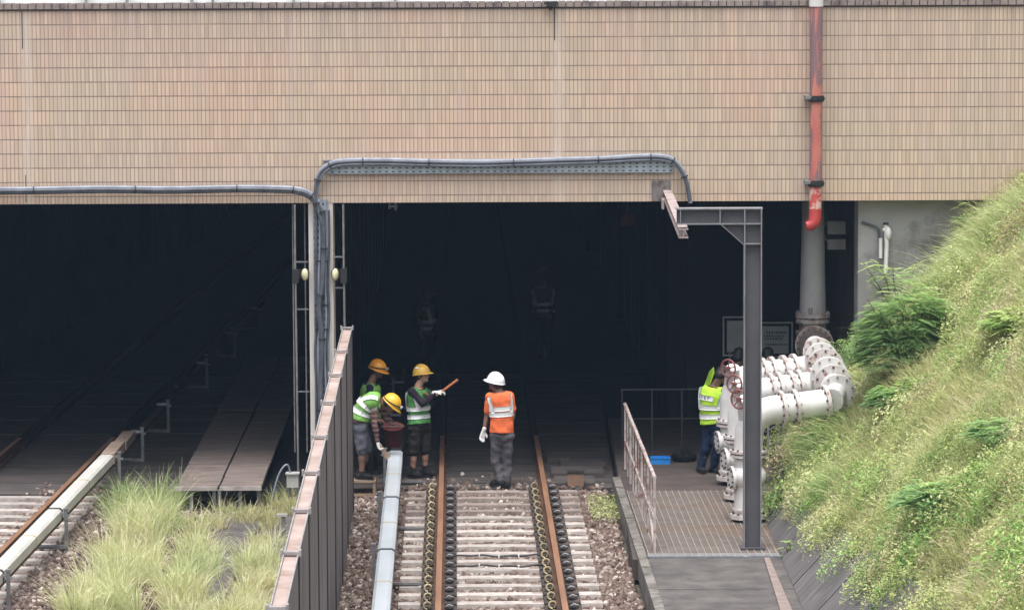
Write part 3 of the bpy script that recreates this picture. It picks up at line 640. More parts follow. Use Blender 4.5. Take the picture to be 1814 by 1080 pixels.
# column: flanges left and right, web towards the viewer
b.box2((xa,D-.1,0),(xa+.016,D+.1,zt-.03),1).box2((xb-.016,D-.1,0),(xb,D+.1,zt-.03),1).box2((xa+.0165,D-.035,0),(xb-.0165,D-.02,zt-.03),0)
obj('column',b,['post','postedge'],g)
z1=atY(1332,432,D).z
obj('stiffener',MB().box2((xa+.017,D-.098,z1),(xb-.017,D-.036,z1+.014)),'postedge',g)
X0=atY(1197,380,D).x
b=MB(); b.box2((X0,D-.1,zt-.03),(xb+.01,D+.1,zt-.012),1).box2((X0+.01,D-.1,zb),(xa-.001,D+.1,zb+.016),1).box2((X0+.01,D-.035,zb+.0165),(xa-.001,D-.02,zt-.0305),0)
for px in (1205,1275): x=atY(px,380,D).x; b.box2((x-.006,D-.095,zb+.017),(x+.006,D-.036,zt-.031),1)
obj('arm',b,['post','postedge'],g)
b=MB().box2((xa+.017,D-.098,zb),(xb-.017,D-.036,zb+.016)); obj('stiffener',b,'postedge',g)
xg1=atY(1278,398,D).x
b=MB().prism([(xg1,D-.03,zb-.001),(xa-.001,D-.03,zb-.001),(xa-.001,D-.03,z1)],(0,0,0),(0,.012,0)); obj('gusset',b,'post',g)
L1=Vector((xg1,D,zb)); L2=Vector((xa,D,z1)); dv=(L2-L1)
b=MB().prism([(xg1,D-.1,zb-.002),(xg1,D+.08,zb-.002),(xg1-.014,D+.08,zb-.002),(xg1-.014,D-.1,zb-.002)],(0,0,0),(dv.x,0,dv.z)); obj('gusset_flange',b,'postedge',g)
obj('base_plate',MB().box2((xa-.05,D-.14,.001),(xb+.05,D+.14,.018)),'post',g)
# beam standing out from the tiled wall to the arm
pW=atY(1182,344,PY); pE=atY(1210,412,45.15); 
g=thing('wall_beam','faded pinkish steel beam sticking out of the tiled wall on a square plate','beam',(pW.x,PY,pW.z))
b=MB(); Ibeam(b,(pW.x,PY-.012,pW.z),(pE.x,45.0,pE.z),.125,.125,.018); obj('beam',b,'pinkbeam',g)
pp=atY(1154,320,PY); pq=atY(1188,356,PY)
obj('wall_plate',MB().box2((pp.x,PY-.012,pq.z),(pq.x,PY-.001,pp.z)),'oldflange',g)
obj('end_bolt_plate',MB().box((pW.x-.09,PY-.6,pW.z-.10),(.03,.35,.14)).box((pW.x-.05,PY-.6,pW.z-.06),(.06,.3,.015)),'pinkbeam',g)

# ---------------------------------------------------------------- red pipe on the wall
ra=atY(1446,200,51.5)
g=thing('red_drainpipe','flaking red pipe hanging down the tiled wall with black clamps','pipe',(ra.x,51.5,4))
X=ra.x; Y=PY-.19; r=.092
zc=lambda py: atY(1446,py,Y).z
obj('pipe',MB().cyl((X,Y,zc(325)),(X,Y,7.12),r,24),'red',g)
obj('white_sleeve',MB().cyl((X-.004,Y,zc(12)),(X-.004,Y,7.25),r+.012,24),'white',g)
pts=[(X-.005,Y,zc(326)),(X-.01,Y,zc(370)),]; 
obj('lower_pipe',MB().tube(pts,r*.98,24),'redpatch',g)
ez=zc(370); pts=[(X-.01,Y,ez),(X-.012,Y,ez-.12),(X-.03,Y-.01,ez-.2),(X-.08,Y-.02,ez-.245),(X-.15,Y-.03,ez-.25)]
obj('elbow',MB().tube(pts,[r*.98,r*1.04,r,r*.88,r*.7],24),'redclean',g)
for py in (175,325):
    z=zc(py); c=obj('clamp',MB().cyl((X,Y,z-.045),(X,Y,z+.045),r+.022,24).cyl((X,Y,z-.02),(X,Y,z+.02),r+.034,24),'black',g)
    obj('bracket',MB().box((X-.12,Y+.05,z+.02),(.10,.27,.05)).cyl((X-.17,Y-.02,z+.03),(X-.1,Y-.02,z+.03),.025,10),'galvd',c)

# ---------------------------------------------------------------- big grey pipe and boxes in the recess
YP=PY+.75; px=atY(1440,480,YP).x
g=thing('grey_downpipe','thick dusty grey pipe with a flange, coming down from the tunnel ceiling','pipe',(px,YP,1.7))
z1=atY(1440,558,YP).z; z2=atY(1440,580,YP).z
obj('pipe',MB().tube([(px,YP,4.19),(px,YP,3.4),(px,YP,z1)],[.165,.175,.20],28),'greypipe',g)
b=MB().cyl((px,YP,z1-.03),(px,YP,z1+.03),.26,30).cyl((px,YP,z1-.11),(px,YP,z1-.05),.25,30).cyl((px,YP,z2-.1),(px,YP,z2-.05),.255,30)
for k in range(14):
    a=2*PI*k/14; b.cyl((px+.235*math.cos(a),YP+.235*math.sin(a),z1-.12),(px+.235*math.cos(a),YP+.235*math.sin(a),z1+.06),.016,6)
b.cyl((px-.05,YP-.2,z1+.03),(px-.05,YP-.2,z1+.13),.03,8)
obj('flange',b,'oldflange',g)
obj('lower_pipe',MB().tube([(px,YP,z1),(px,YP,1.72)],.205,28),'oldflange',g)
for i,(ya,yb,lb) in enumerate(((392,415,'upper pale grey box on the dark wall beside the thick grey pipe'),(424,442,'lower pale grey box on the dark wall beside the thick grey pipe'))):
    a=atY(1467,ya,PY+1.6); c=atY(1498,yb,PY+1.6)
    b=MB().box2((a.x,PY+1.6,c.z),(c.x,PY+1.8,a.z)).box2((a.x+.02,PY+1.59,c.z+.02),(c.x-.02,PY+1.6,a.z-.02)).box2((a.x+.05,PY+1.8,c.z+.05),(a.x+.1,PY+5.0,c.z+.09))
    single('wall_box',b,'boxgrey',lb,'box','pale boxes beside the grey pipe')

# ---------------------------------------------------------------- white pipe manifold
def flange(b,c,ax,r,t,nb=12,br=.018,mi=0,mb_=1):
    c=Vector(c); ax=Vector(ax).normalized(); b.cyl(c-ax*t/2,c+ax*t/2,r,28,mi)
    u=ax.cross(Vector((0,0,1)) if abs(ax.z)<.9 else Vector((1,0,0))).normalized(); v=ax.cross(u)
    for k in range(nb):
        a=2*PI*(k+.5)/nb; p=c+(u*math.cos(a)+v*math.sin(a))*(r-.035); b.cyl(p-ax*(t/2+.018),p+ax*(t/2+.018),br,6,mb_)
def arc(p0,p1,p2,n=8):
    p0,p1,p2=map(Vector,(p0,p1,p2)); return [p0*(1-t)**2+p1*2*t*(1-t)+p2*t*t for t in [i/n for i in range(n+1)]]
PR=.195; HX,HZ=3.92,1.80
lab=['nearest white pipe branch, a thick pipe bending down behind the grey post, with handwheel','middle one of the three bending white pipe branches with handwheels','farthest white pipe branch, next to the crouching worker in the lime vest']
for k,(yd,rx,zz,wpx,wpy) in enumerate(((47.3,None,725,1309,707),(49.1,None,692,1301,680),(50.85,None,664,1290,652))):
    x=[atY(1326,800,47.3).x,atY(1313,780,49.1).x,atY(1299,760,50.85).x][k]
    z=atY(1380,zz,yd).z; g=thing('white_pipe_branch',lab[k],'pipe',(x,yd,0),'white pipe branches')
    he=Vector((HX+.12,yd+.22,z+.06)); rb=[Vector((x,yd,.10)),Vector((x,yd,z-.42))]+arc((x,yd,z-.42),(x,yd,z-.02),(x+.42,yd+.05,z+.0),9)[1:]+[he]
    obj('pipe',MB().tube(rb,PR,28),'white',g)
    d=(he-rb[-2]).normalized(); s0=rb[-2]
    for t in ((.03,.22,.66),(.0,.12,.3,.42,.62),(.02,.16,.34,.5))[k]: b=MB(); flange(b,s0+d*t,d,PR+.055,.05,11,.017); obj('flange',b,['whiteold','bolt' if k==0 else 'wbolt'],g)
    fz=atY(1310,[802,776,748][k],yd).z
    for zf,rf,tf in ((fz+.025,.06,.035),(fz-.03,.055,.035),(.07,.055,.06),(.16,.02,.03)):
        b=MB(); flange(b,(x,yd,zf),(0,0,1),PR+rf,tf,12,.014); obj('riser_flange',b,['whiteold','bolt'],g)
    obj('flange_gasket',MB().cyl((x,yd,fz-.013),(x,yd,fz+.008),PR+.05,28),'bolt',g)
    vb=MB().ell((x,yd-.02,.62),(PR+.055,PR+.05,.20)).cyl((x,yd,.62),(x-.21,yd-.045,.60),.11,20)
    obj('valve_body',vb,'white',g)
    b=MB(); flange(b,(x-.225,yd-.05,.60),(-1,-.2,-.05),.165,.04,10); obj('side_flange',b,['white','bolt'],g)
    # handwheel on its spindle
    wc=atY(wpx,wpy,yd-.25); ax=Vector((-.62,-.78,.0)).normalized(); u=ax.cross(Vector((0,0,1))).normalized(); v=Vector((0,0,1))
    bn=MB().cyl(wc,(x-.02,yd-.02,z-.12),.03,12).cyl(wc-ax*.12,(x-.02,yd-.02,z-.12),.10,16,r2=.12); obj('bonnet',bn,'white',g)
    hw=bpy.data.objects.new('handwheel',None); hw.location=wc-g.location; link(hw,g); rw=.125
    ring=[wc+(u*math.cos(2*PI*i/24)+v*math.sin(2*PI*i/24))*rw for i in range(24)]
    obj('wheel_rim',MB().tube(ring,.014,8,closed=True),'rustwheel',hw)
    b=MB().cyl(wc-ax*.02,wc+ax*.03,.03,10)
    for i in range(5):
        a=2*PI*i/5+.4; b.cyl(wc,wc+(u*math.cos(a)+v*math.sin(a))*rw,.009,6)
    obj('wheel_spokes',b,'rustwheel',hw)
g=thing('white_pipe_header','row of white bolted flanges ending in a big dark flange, by the shrubs','pipe',(HX,48.5,0))
p0=Vector((HX+.28,47.45,1.70)); p1=Vector((px-.02,PY+.15,1.90)); d=(p1-p0).normalized()
obj('pipe',MB().tube([p0+Vector((-.1,-.05,-.06)),p0+d*.3,p1,p1+d*.5],[.165,.15,.15,.17],28),'white',g)
ln=(p1-p0).length
for i,(t,rr_) in enumerate(((.06,.25),(.22,.27),(.38,.27),(.54,.275),(.70,.25),(.85,.225))):
    b=MB(); c=p0+d*ln*t; flange(b,c-d*.03,d,rr_,.06,10,.018); obj('flange',b,['whiteold' if i%2 else 'white','bolt' if i in(1,3) else 'wbolt'],g)
b=MB(); flange(b,p1+d*.02,d,.29,.05,18,.02); obj('end_flange',b,['oldflange','bolt'],g)
b=MB().cyl(p1-d*.05,p1+d*.0,.235,28); obj('gasket_ring',b,'bolt',g)
# thin guard rods and low handrail under the pipes
g=thing('guard_rods','thin pale rods and rails standing under the nearest white pipe','railing',(3.35,48.8,0))
for pxx,ya,yb,dd in ((1383,745,868,49.4),(1361,745,845,50.4)):
    a=atY(pxx,ya,dd); c=atY(pxx,yb,dd); obj('rod',MB().cyl((a.x,dd,c.z-.05),(a.x,dd,a.z+.08),.017,8),'galv',g)
a=atY(1356,765,50.4); c=atY(1384,748,49.4); obj('rail',MB().cyl(a,c,.009,6),'galv',g)
a=atY(1356,848,50.4); c=atY(1384,824,49.4); obj('rail',MB().cyl(a,c,.009,6),'galv',g)

# ---------------------------------------------------------------- walkway railing
g=thing('walkway_railing','rusty pale handrail with uprights along the grated walkway','railing',(1.6,48,0))
def xr(d): return 1.60-.0237*(d-44.7)
Dn,Df=44.85,52.4
def rl(z,r_,nm,sag=0):
    obj(nm,MB().tube([(xr(Dn+(Df-Dn)*i/12),Dn+(Df-Dn)*i/12,z+sag*.01*math.sin(i*1.9)) for i in range(13)],r_,8),'railing',g)
rl(.965,.026,'top_rail',.6); rl(.42,.016,'middle_rail',1.2)
for k in range(11):
    y=Dn+.02+k*.745; x=xr(y); obj('upright',MB().box((x,y,.47),(.034 if k%2==0 else .018,.034 if k%2==0 else .012,.98)),'railing',g)
b=MB().tube([(xr(46.2),46.2,.42),(xr(45.4),45.3,.2),(xr(44.9),44.9,.02)],.02,8); obj('loose_bar',b,'railing',g)
g=thing('inner_guard_rail','dim horizontal guard rail crossing the dark side bay','railing',(2.0,55.5,0))
a=atY(1100,690,54.5); c=atY(1262,689,54.5)
obj('top_rail',MB().cyl((a.x,54.5,a.z),(c.x,54.5,a.z),.016,8),'dimsteel',g)
obj('middle_rail',MB().cyl((a.x,54.5,a.z*.5),(c.x,54.5,a.z*.5),.012,8),'dimsteel',g)
for q in (1102,1155,1208,1258): x=atY(q,700,54.5).x; obj('upright',MB().cyl((x,54.5,-.03),(x,54.5,a.z),.015,8),'dimsteel',g)

# ---------------------------------------------------------------- notice boards in the side bay
YB=PY+3.4
def board(x0,y0,x1,y1,lab,rows,frame=True):
    a=atY(x0,y0,YB); c=atY(x1,y1,YB); g=thing('notice_board',lab,'board',((a.x+c.x)/2,YB,c.z),'boards in the side bay')
    obj('panel',MB().box2((a.x,YB,c.z),(c.x,YB+.03,a.z)),'board',g)
    b=MB(); t=.022; e=.045
    b.box2((a.x-e-t,YB-.01,c.z-e-t),(a.x-e,YB+.04,a.z+e+t)).box2((c.x+e,YB-.01,c.z-e-t),(c.x+e+t,YB+.04,a.z+e+t)).box2((a.x-e,YB-.01,a.z+e),(c.x+e,YB+.04,a.z+e+t)).box2((a.x-e,YB-.01,c.z-e-t),(c.x+e,YB+.04,c.z-e))
    obj('frame',b,'boardink' if not frame else 'galv',g)
    b=MB()
    for x in (a.x+.05,c.x-.05): b.box2((x-.02,YB+.045,-.03),(x+.02,YB+.085,a.z))
    obj('stand',b,'galvd',g)
    return g,a,c
board(1288,568,1328,623,'plain pale board in a thin frame, behind the grey post',0)
g,a,c=board(1336,578,1397,626,'dim pale board with rows of small dark characters beside the thick pipe',1)
b=MB(); rq=random.Random(5)
for row,(py0,xa,xb_,hh) in enumerate(((589,1357,1395,.03),(595,1353,1390,.026),(600,1355,1386,.03),(610,1356,1396,.024))):
    x=atY(xa,py0,YB).x; xe=atY(xb_,py0,YB).x; z=atY(xa,py0,YB).z
    while x<xe:
        w_=rq.uniform(.018,.032); b.box2((x,YB-.004,z-hh/2),(x+w_,YB-.001,z+hh/2)); b.box2((x+w_*.3,YB-.0038,z-hh*.8),(x+w_*.55,YB-.0012,z+hh*.8)); x+=w_+rq.uniform(.008,.016)
obj('lettering',b,'boardink',g)

# ---------------------------------------------------------------- cable trays and cables
a=atY(572,283,PY); c=atY(1193,305,PY)
g=thing('cable_tray','blue-grey perforated cable tray running level across the tiled wall','cable tray',((a.x+c.x)/2,PY,c.z))
obj('channel',MB().box2((a.x+.06,PY-.04,c.z+.005),(c.x,PY-.004,a.z-.008)),'tray',g)
obj('lip',MB().box2((a.x,PY-.065,a.z-.02),(c.x,PY-.003,a.z)).box2((a.x+.1,PY-.06,c.z-.004),(c.x-.01,PY-.003,c.z+.004)),'galv',g)
def smooth(pts,n=6):
    P=[Vector(p) for p in pts]; out=[]
    for i in range(len(P)-1):
        p0=P[max(i-1,0)];p1=P[i];p2=P[i+1];p3=P[min(i+2,len(P)-1)]
        for k in range(n):
            t=k/n; out.append(.5*((2*p1)+(p2-p0)*t+(2*p0-5*p1+4*p2-p3)*t*t+(3*p1-p0-3*p2+p3)*t**3))
    return out+[P[-1]]
def bundle(name,label,pxs,Y,offs,mats):
    p=atY(*pxs[0],Y); g=thing(name,label,'cable',p)
    for (ox,oz,oy,rad),m in zip(offs,mats):
        pts=smooth([atY(x+ox,y+oz,Y-oy) for x,y in pxs]); obj('cable',MB().tube(pts,rad,8),m,g)
    pts=smooth([atY(x,y,Y-.02) for x,y in pxs])
    for i in range(6,len(pts)-3,9 if len(pts)>60 else 7):
        d=(pts[i+1]-pts[i-1]).normalized(); obj('cable_tie',MB().cyl(pts[i]-d*.009,pts[i]+d*.009,.058,10),'strap',g)
    return g
bundle('cable_bundle','grey cable bundle arching over the long tray and down at both its ends',
  [(572,400),(561,360),(560,332),(567,308),(584,293),(612,287),(680,286),(760,288),(860,289),(960,286),(1060,283),(1130,279),(1170,279),(1192,285),(1207,302),(1217,326),(1222,356)],PY-.085,
  [(0,-3,.02,.030),(0,0,.03,.030),(1,4,.02,.030),(0,-1,-.01,.028)],['cablel','cable','cablel','cable'])
bundle('cable_bundle','grey cable bundle along the wall foot over the left bay, bending down the pier',
  [(-60,338),(60,337),(180,335),(300,336),(420,334),(500,335),(532,338),(552,347),(566,364),(573,390),(574,440),(572,500),(566,545),(571,600),(569,680),(568,760)],PY-.085,
  [(0,-3,.02,.028),(0,1,.03,.030),(-2,4,.02,.030)],['cablel','cable','cable'])
a=atY(556,366,PY); c=atY(584,800,PY)
g=thing('upright_cable_tray','dark perforated upright cable tray with cables on the pier between the bays','cable tray',((a.x+c.x)/2,PY,GZ))
zt_=4.12; obj('channel',MB().box2((a.x,PY-.03,GZ),(c.x,PY+.006,zt_)),'trayv',g)
obj('side_lip',MB().box2((a.x-.012,PY-.06,GZ),(a.x,PY+.006,zt_)).box2((c.x,PY-.06,GZ),(c.x+.012,PY+.006,zt_)),'galv',g)
for i,(x0,m) in enumerate(((560,'cable'),(566,'cablel'),(571,'cable'),(577,'cablel'),(582,'cable'))):
    pts=smooth([atY(x0+dx,y,PY-.05-.008*(i%2)) for dx,y in ((0,372),(1,430),(-1,500),(1,560),(-2,620),(0,690),(0,800))]); obj('cable',MB().tube(pts,.018,8),m,g)
for y in (462,540,583): p=atY(570,y,PY-.07); obj('cable_tie',MB().box(p,(.20,.03,.02)),'strap',g)
# poles and floodlights beside the pier
for (pxx,y1,y2,lab,gap) in ((523,362,855,'slim grey conduit pole left of the cable-covered pier',(478,500)),(609,362,600,'slim grey conduit pole right of the pier, behind the fence end',(476,500))):
    Yp=PY-.25 if pxx<600 else PY-.2; g=thing('conduit_pole',lab,'pole',(atY(pxx,700,Yp).x,Yp,GZ),'conduit poles beside the pier')
    a=atY(pxx-1,y1,Yp); m1=atY(pxx,gap[0],Yp); m2=atY(pxx+.5,gap[1],Yp); 
    obj('upper_tube',MB().cyl((a.x,Yp,4.06),(m1.x,Yp,m1.z),.016,10),'galvd',g)
    obj('lower_tube',MB().cyl((m2.x,Yp,m2.z),(m2.x+.01,Yp,GZ),.016,10),'galvd',g)
    obj('conduit_box',MB().box(((m1.x+m2.x)/2,Yp,(m1.z+m2.z)/2),(.09,.09,m1.z-m2.z+.02)),'black',g)
    for y in ((465,549,695) if pxx<600 else (456,511)):
        z=atY(pxx,y,Yp).z; xe=-3.29 if pxx<600 else -2.92; obj('bracket',MB().box(((a.x+xe)/2,Yp+.12,z),(abs(a.x-xe),.012,.022)),'galvd',g)
    if pxx<600: 
        for q in (555,541): x=atY(q,500,PY+.35).x; obj('thin_conduit',MB().cyl((x-(.0 if q==541 else .3),PY+.35,4.1),(x-(.0 if q==541 else .3),PY+.35,.3),.012,6),'galvd',g)
for pxx,lab in ((540,'pale yellow oval floodlight on the left edge of the pier'),(594,'pale yellow oval floodlight on the right edge of the pier')):
    p=atY(pxx,486,PY-.12); g=thing('floodlight',lab,'lamp',p,'floodlights on the pier')
    obj('lens',MB().ell(p,(.052,.05,.088),n=18,m=12),'lamp',g)
    obj('housing',MB().ell(p+Vector((0,.055,0)),(.066,.06,.10),n=18,m=12).box(p+Vector((-.07 if pxx<560 else .07,.09,0)),(.16,.08,.13)),'black',g)
# pole-like plate up in the tunnel ceiling: small hanging fixture
p=atY(696,368,PY+1.0)
single('ceiling_fixture',MB().cyl((p.x-.05,p.y,4.2),(p.x-.05,p.y,p.z-.02),.018,8).cyl((p.x+.04,p.y,4.2),(p.x+.04,p.y,p.z-.04),.022,8).box((p.x,p.y,p.z+.02),(.14,.05,.03)),'galv','small grey fixture hanging from the tunnel ceiling near the pier','fixture')
p=atY(1112,390,PY+9); single('red_marker',MB().box((p.x,p.y,p.z),(.24,.02,.20)).box((p.x,p.y+.08,p.z+.0),(.05,.14,.05)).cyl((p.x,p.y+.1,p.z),(p.x,p.y+.1,4.2),.014,6),'reddark','dim red plate hanging deep in the right-hand bay','sign')
# junction box by the fence
p=atZ(519,893,-.3); g=thing('junction_box','light grey box on a short stand left of the fence','box',(p.x,p.y,GZ))
obj('case',MB().box((p.x,p.y,.06),(.17,.14,.2)).box((p.x,p.y-.01,.165),(.20,.17,.02)),'boxgrey',g)
obj('stand',MB().box((p.x-.06,p.y,-.17),(.02,.1,.26)).box((p.x+.06,p.y,-.17),(.02,.1,.26)),'galvd',g)
obj('flexible_conduit',MB().tube(smooth([(p.x-.03,p.y-.02,.16),(p.x-.08,p.y-.05,.3),(p.x-.2,p.y-.1,.15),(p.x-.32,p.y-.15,-.28)]),.014,8),'cablel',g)
p=atZ(500,960,-.3); g=thing('cable_peg','small grey post with a crossbar standing in the grass by the fence','post',(p.x,p.y,GZ))
obj('upright',MB().box((p.x+.02,p.y,-.12),(.05,.05,.36)),'galvd',g); obj('crossbar',MB().box((p.x,p.y-.01,.08),(.15,.06,.035)),'boxgrey',g)

# ---------------------------------------------------------------- pipe fitting on the concrete wall
p=atY(1569,440,PY+.22); g=thing('white_wall_pipe','short white pipe with a tap fixed on the grey concrete wall','pipe',(p.x,PY+.3,atY(1569,488,PY+.22).z))
za=atY(1569,398,PY+.22).z; zb_=atY(1569,486,PY+.22).z; y=PY+.22
obj('main_tube',MB().tube([(p.x,y,za),(p.x+.015,y,za-.3),(p.x+.0,y,zb_)],.032,12),'white',g)
obj('short_tube',MB().tube([(p.x-.075,y+.02,za-.2),(p.x-.075,y+.02,za-.5)],.028,12),'white',g)
obj('cap',MB().cyl((p.x,y,za),(p.x,y,za+.03),.04,12).cyl((p.x,y,zb_-.02),(p.x,y,zb_+.01),.042,12),'black',g)
obj('fitting',MB().ell((p.x+.035,y-.01,za-.13),(.05,.045,.1)).cyl((p.x-.05,y,za-.07),(p.x+.04,y,za-.09),.028,10),'white',g)
single('wall_cable',MB().tube(smooth([(4.93,PY+.27,atY(1530,393,PY+.3).z),(5.15,PY+.27,atY(1550,402,PY+.3).z),(p.x-.10,PY+.26,za-.12),(p.x-.09,PY+.26,za-.28)]),.018,8),'cable','dark cable running over the concrete wall to the white pipe','cable')
p=atY(1741,375,PY+.1); single('thin_wall_post',MB().cyl((p.x,PY+.1,p.z-.3),(p.x,PY+.1,4.05),.02,8).cyl((p.x,PY+.1,p.z),(p.x+.25,PY+.1,p.z+.02),.014,8),'galvd','thin grey stake at the top of the grassy slope under the wall','stake')

# ---------------------------------------------------------------- raised walkway in the left bay
g=thing('raised_walkway','worn grey-brown raised walkway boards on legs entering the left bay','walkway',(-4.6,50.5,GZ))
zp=.06; A0=atZ(314,858,zp).x; A1=atZ(388,862,zp).x; A2=atZ(461,864,zp).x; y0=atZ(388,862,zp).y
def xw(x,y): return x-.0185*(y-y0)*0+ (-.0225)*(y-y0)*.8
yy=y0; k=0
while yy<66:
    e=yy+[.22,.85,1.25,1.6][min(k,3)]
    for (xa_,xb_) in ((A0,A1-.02),(A1+.012,A2)):
        j=rr.uniform(-.004,.004); z=zp+rr.uniform(-.006,.006)
        b=MB().prism([(xw(xa_,yy)+j,yy,z),(xw(xb_,yy)+j,yy,z),(xw(xb_,e)+j,e-.014,z),(xw(xa_,e)+j,e-.014,z)],(0,0,0),(0,0,-.05)); obj('board',b,'plat',g)
    yy=e; k+=1
obj('front_edge',MB().box2((A0-.01,y0-.03,zp-.05),(A1-.025,y0-.001,zp+.008)).box2((A1+.01,y0-.03,zp-.05),(A2+.01,y0-.001,zp+.008)),'kerblight',g)
for x in (A0+.22,A1,A2-.04,A1+.3,A0+.55):
    for y in (y0+.08,): obj('leg',MB().box((x,y,(GZ+zp)/2-.04),(.05,.05,zp-GZ-.02)),'conc',g)
b=MB()
for i in range(1,12): 
    for x in (A0+.1,A2-.1): b.box((xw(x,y0+i*1.4),y0+i*1.4,(GZ+zp)/2-.04),(.06,.1,zp-GZ-.02))
obj('support',b,'soot',g)
struct('drain_slab',MB().box2((-4.55,41,-.5),(-3.85,50.4,GZ+.012)).box2((-3.65,44,-.5),(-3.1,50.3,GZ+.01)),'slab')

# ---------------------------------------------------------------- small things on the ground
p=atZ(645,880,-.25); x0=atZ(612,880,-.25).x; x1=atZ(666,880,-.25).x
g=thing('wooden_stool','low bare wooden step stool under the bending worker','stool',((x0+x1)/2,p.y,-.25))
zt_=.0; obj('seat',MB().box2((x0,p.y,zt_-.035),(x1,p.y+.34,zt_)),'wood',g)
for x in (x0+.02,x1-.025):
    for y in (p.y+.03,p.y+.31): obj('leg',MB().box2((x-.02,y-.02,-.25),(x+.02,y+.02,zt_-.036)),'wood',g)
obj('stretcher',MB().box2((x0+.042,p.y+.01,-.24),(x1-.047,p.y+.03,-.20)),'wood',g)
p=atZ(1020,866,-.2); w_=.24
b=MB().box((p.x,p.y+.1,-.06),(w_,.2,.19)); g=thing('brown_box','small brown box on the ballast right of the track','box',(p.x,p.y,-.2))
obj('case',b,'crate',g); obj('lid',MB().box((p.x,p.y+.1,.045),(w_+.02,.22,.02)),'black',g); obj('foot',MB().box((p.x,p.y+.1,-.18),(w_-.03,.18,.05)),'galvd',g)
p=atZ(1171,822,-.03); y=p.y
b=MB(); x0=atY(1153,822,y).x; x1=atY(1187,822,y).x; zc_=-.03
b.box2((x0,y,zc_),(x1,y+.22,zc_+.015)).box2((x0,y,zc_+.015),(x0+.012,y+.22,zc_+.10)).box2((x1-.012,y,zc_+.015),(x1,y+.22,zc_+.10)).box2((x0+.012,y,zc_+.015),(x1-.012,y+.012,zc_+.085)).box2((x0+.012,y+.208,zc_+.015),(x1-.012,y+.22,zc_+.10)).box2((x0-.01,y-.01,zc_+.085),(x1+.01,y+.001,zc_+.105))
single('blue_tray',b,'blue','bright blue plastic tray on the floor of the side bay','tray')
p=atZ(1212,818,-.03); b=MB().ell((p.x,p.y+.1,.04),(.2,.15,.12)).ell((p.x-.08,p.y,.08),(.09,.08,.09)).tube([(p.x-.1,p.y-.02,.12),(p.x,p.y-.05,.22),(p.x+.1,p.y,.12)],.012,6)
single('tool_bag','' or b,'darkcloth','dark soft tool bag beside the blue tray','bag')

def bucket(c,s=1.0):
    g=thing('bucket','dark red plastic bucket tilted open on the third rail end','bucket',c)
    prof=[(.105,0),(.155,.30),(.165,.30),(.168,.325),(.150,.325),(.142,.29),(.098,.012)]; n=28; b=MB(); vs=[];tilt=Matrix.Rotation(R(14),3,'X')
    for r_,z in prof:
        for k in range(n): a=2*PI*k/n; vs.append(Vector(c)+tilt@Vector((r_*math.cos(a),r_*math.sin(a),z)))
    fs=[(i*n+k,i*n+(k+1)%n,(i+1)*n+(k+1)%n,(i+1)*n+k) for i in range(len(prof)-1) for k in range(n)]
    b.add(vs,fs,0,True); b.add(vs[:n],[tuple(range(n))[::-1]]); b.add(vs[-n:],[tuple(range(n))])
    obj('body',b,'bucket',g)
    hp=[Vector(c)+tilt@Vector((.165*math.cos(a),.165*math.sin(a)*.9-.0,.31-.06*math.sin(a))) for a in [PI+PI*i/12 for i in range(13)]]
    obj('handle',MB().tube(hp,.007,6),'galvd',g); return g
pb=atY(697,789,52.45); bucket((pb.x,52.45,.335))

# ---------------------------------------------------------------- people
def remesh(mb,vox,name,mat,parent,smooth=2,wr=0.0,seed=0):
    """fuse overlapping tapered shapes into one continuous surface"""
    me=bpy.data.meshes.new('tmp'); me.from_pydata(mb.v,[],mb.f); o=bpy.data.objects.new('tmp',me); COL.objects.link(o)
    m=o.modifiers.new('r','REMESH'); m.mode='VOXEL'; m.voxel_size=vox; m.use_smooth_shade=True
    if smooth: s=o.modifiers.new('s','SMOOTH'); s.factor=.5; s.iterations=smooth
    dg=bpy.context.evaluated_depsgraph_get(); me2=bpy.data.meshes.new_from_object(o.evaluated_get(dg))
    bpy.data.objects.remove(o); bpy.data.meshes.remove(me)
    off=parent.location
    n=len(me2.vertices); co=np.empty(n*3,np.float32); me2.vertices.foreach_get('co',co); co=co.reshape(-1,3)
    if wr:
        no=np.empty(n*3,np.float32); me2.vertices.foreach_get('normal',no); no=no.reshape(-1,3)
        d=np.array([noise.noise(Vector((c[0]*9+seed,c[1]*9,c[2]*13))) for c in co])*wr; co=co+no*d[:,None]
    co=co-np.array(off); me2.vertices.foreach_set('co',co.astype(np.float32).ravel()); me2.polygons.foreach_set('use_smooth',[True]*len(me2.polygons))
    me2.materials.clear(); me2.materials.append(M[mat]); me2.name=name; me2.update()
    return link(bpy.data.objects.new(name,me2),parent)
def cap(b,p0,p1,r0_,r1_,n=12):
    b.ell(p0,(r0_,)*3,n=n,m=8); b.ell(p1,(r1_,)*3,n=n,m=8); b.tube([p0,p1],[r0_,r1_],n)
TT=[(0,.165,.120),(.22,.150,.110),(.5,.165,.122),(.74,.180,.125),(.86,.178,.112),(.94,.135,.090),(1.0,.062,.062)]
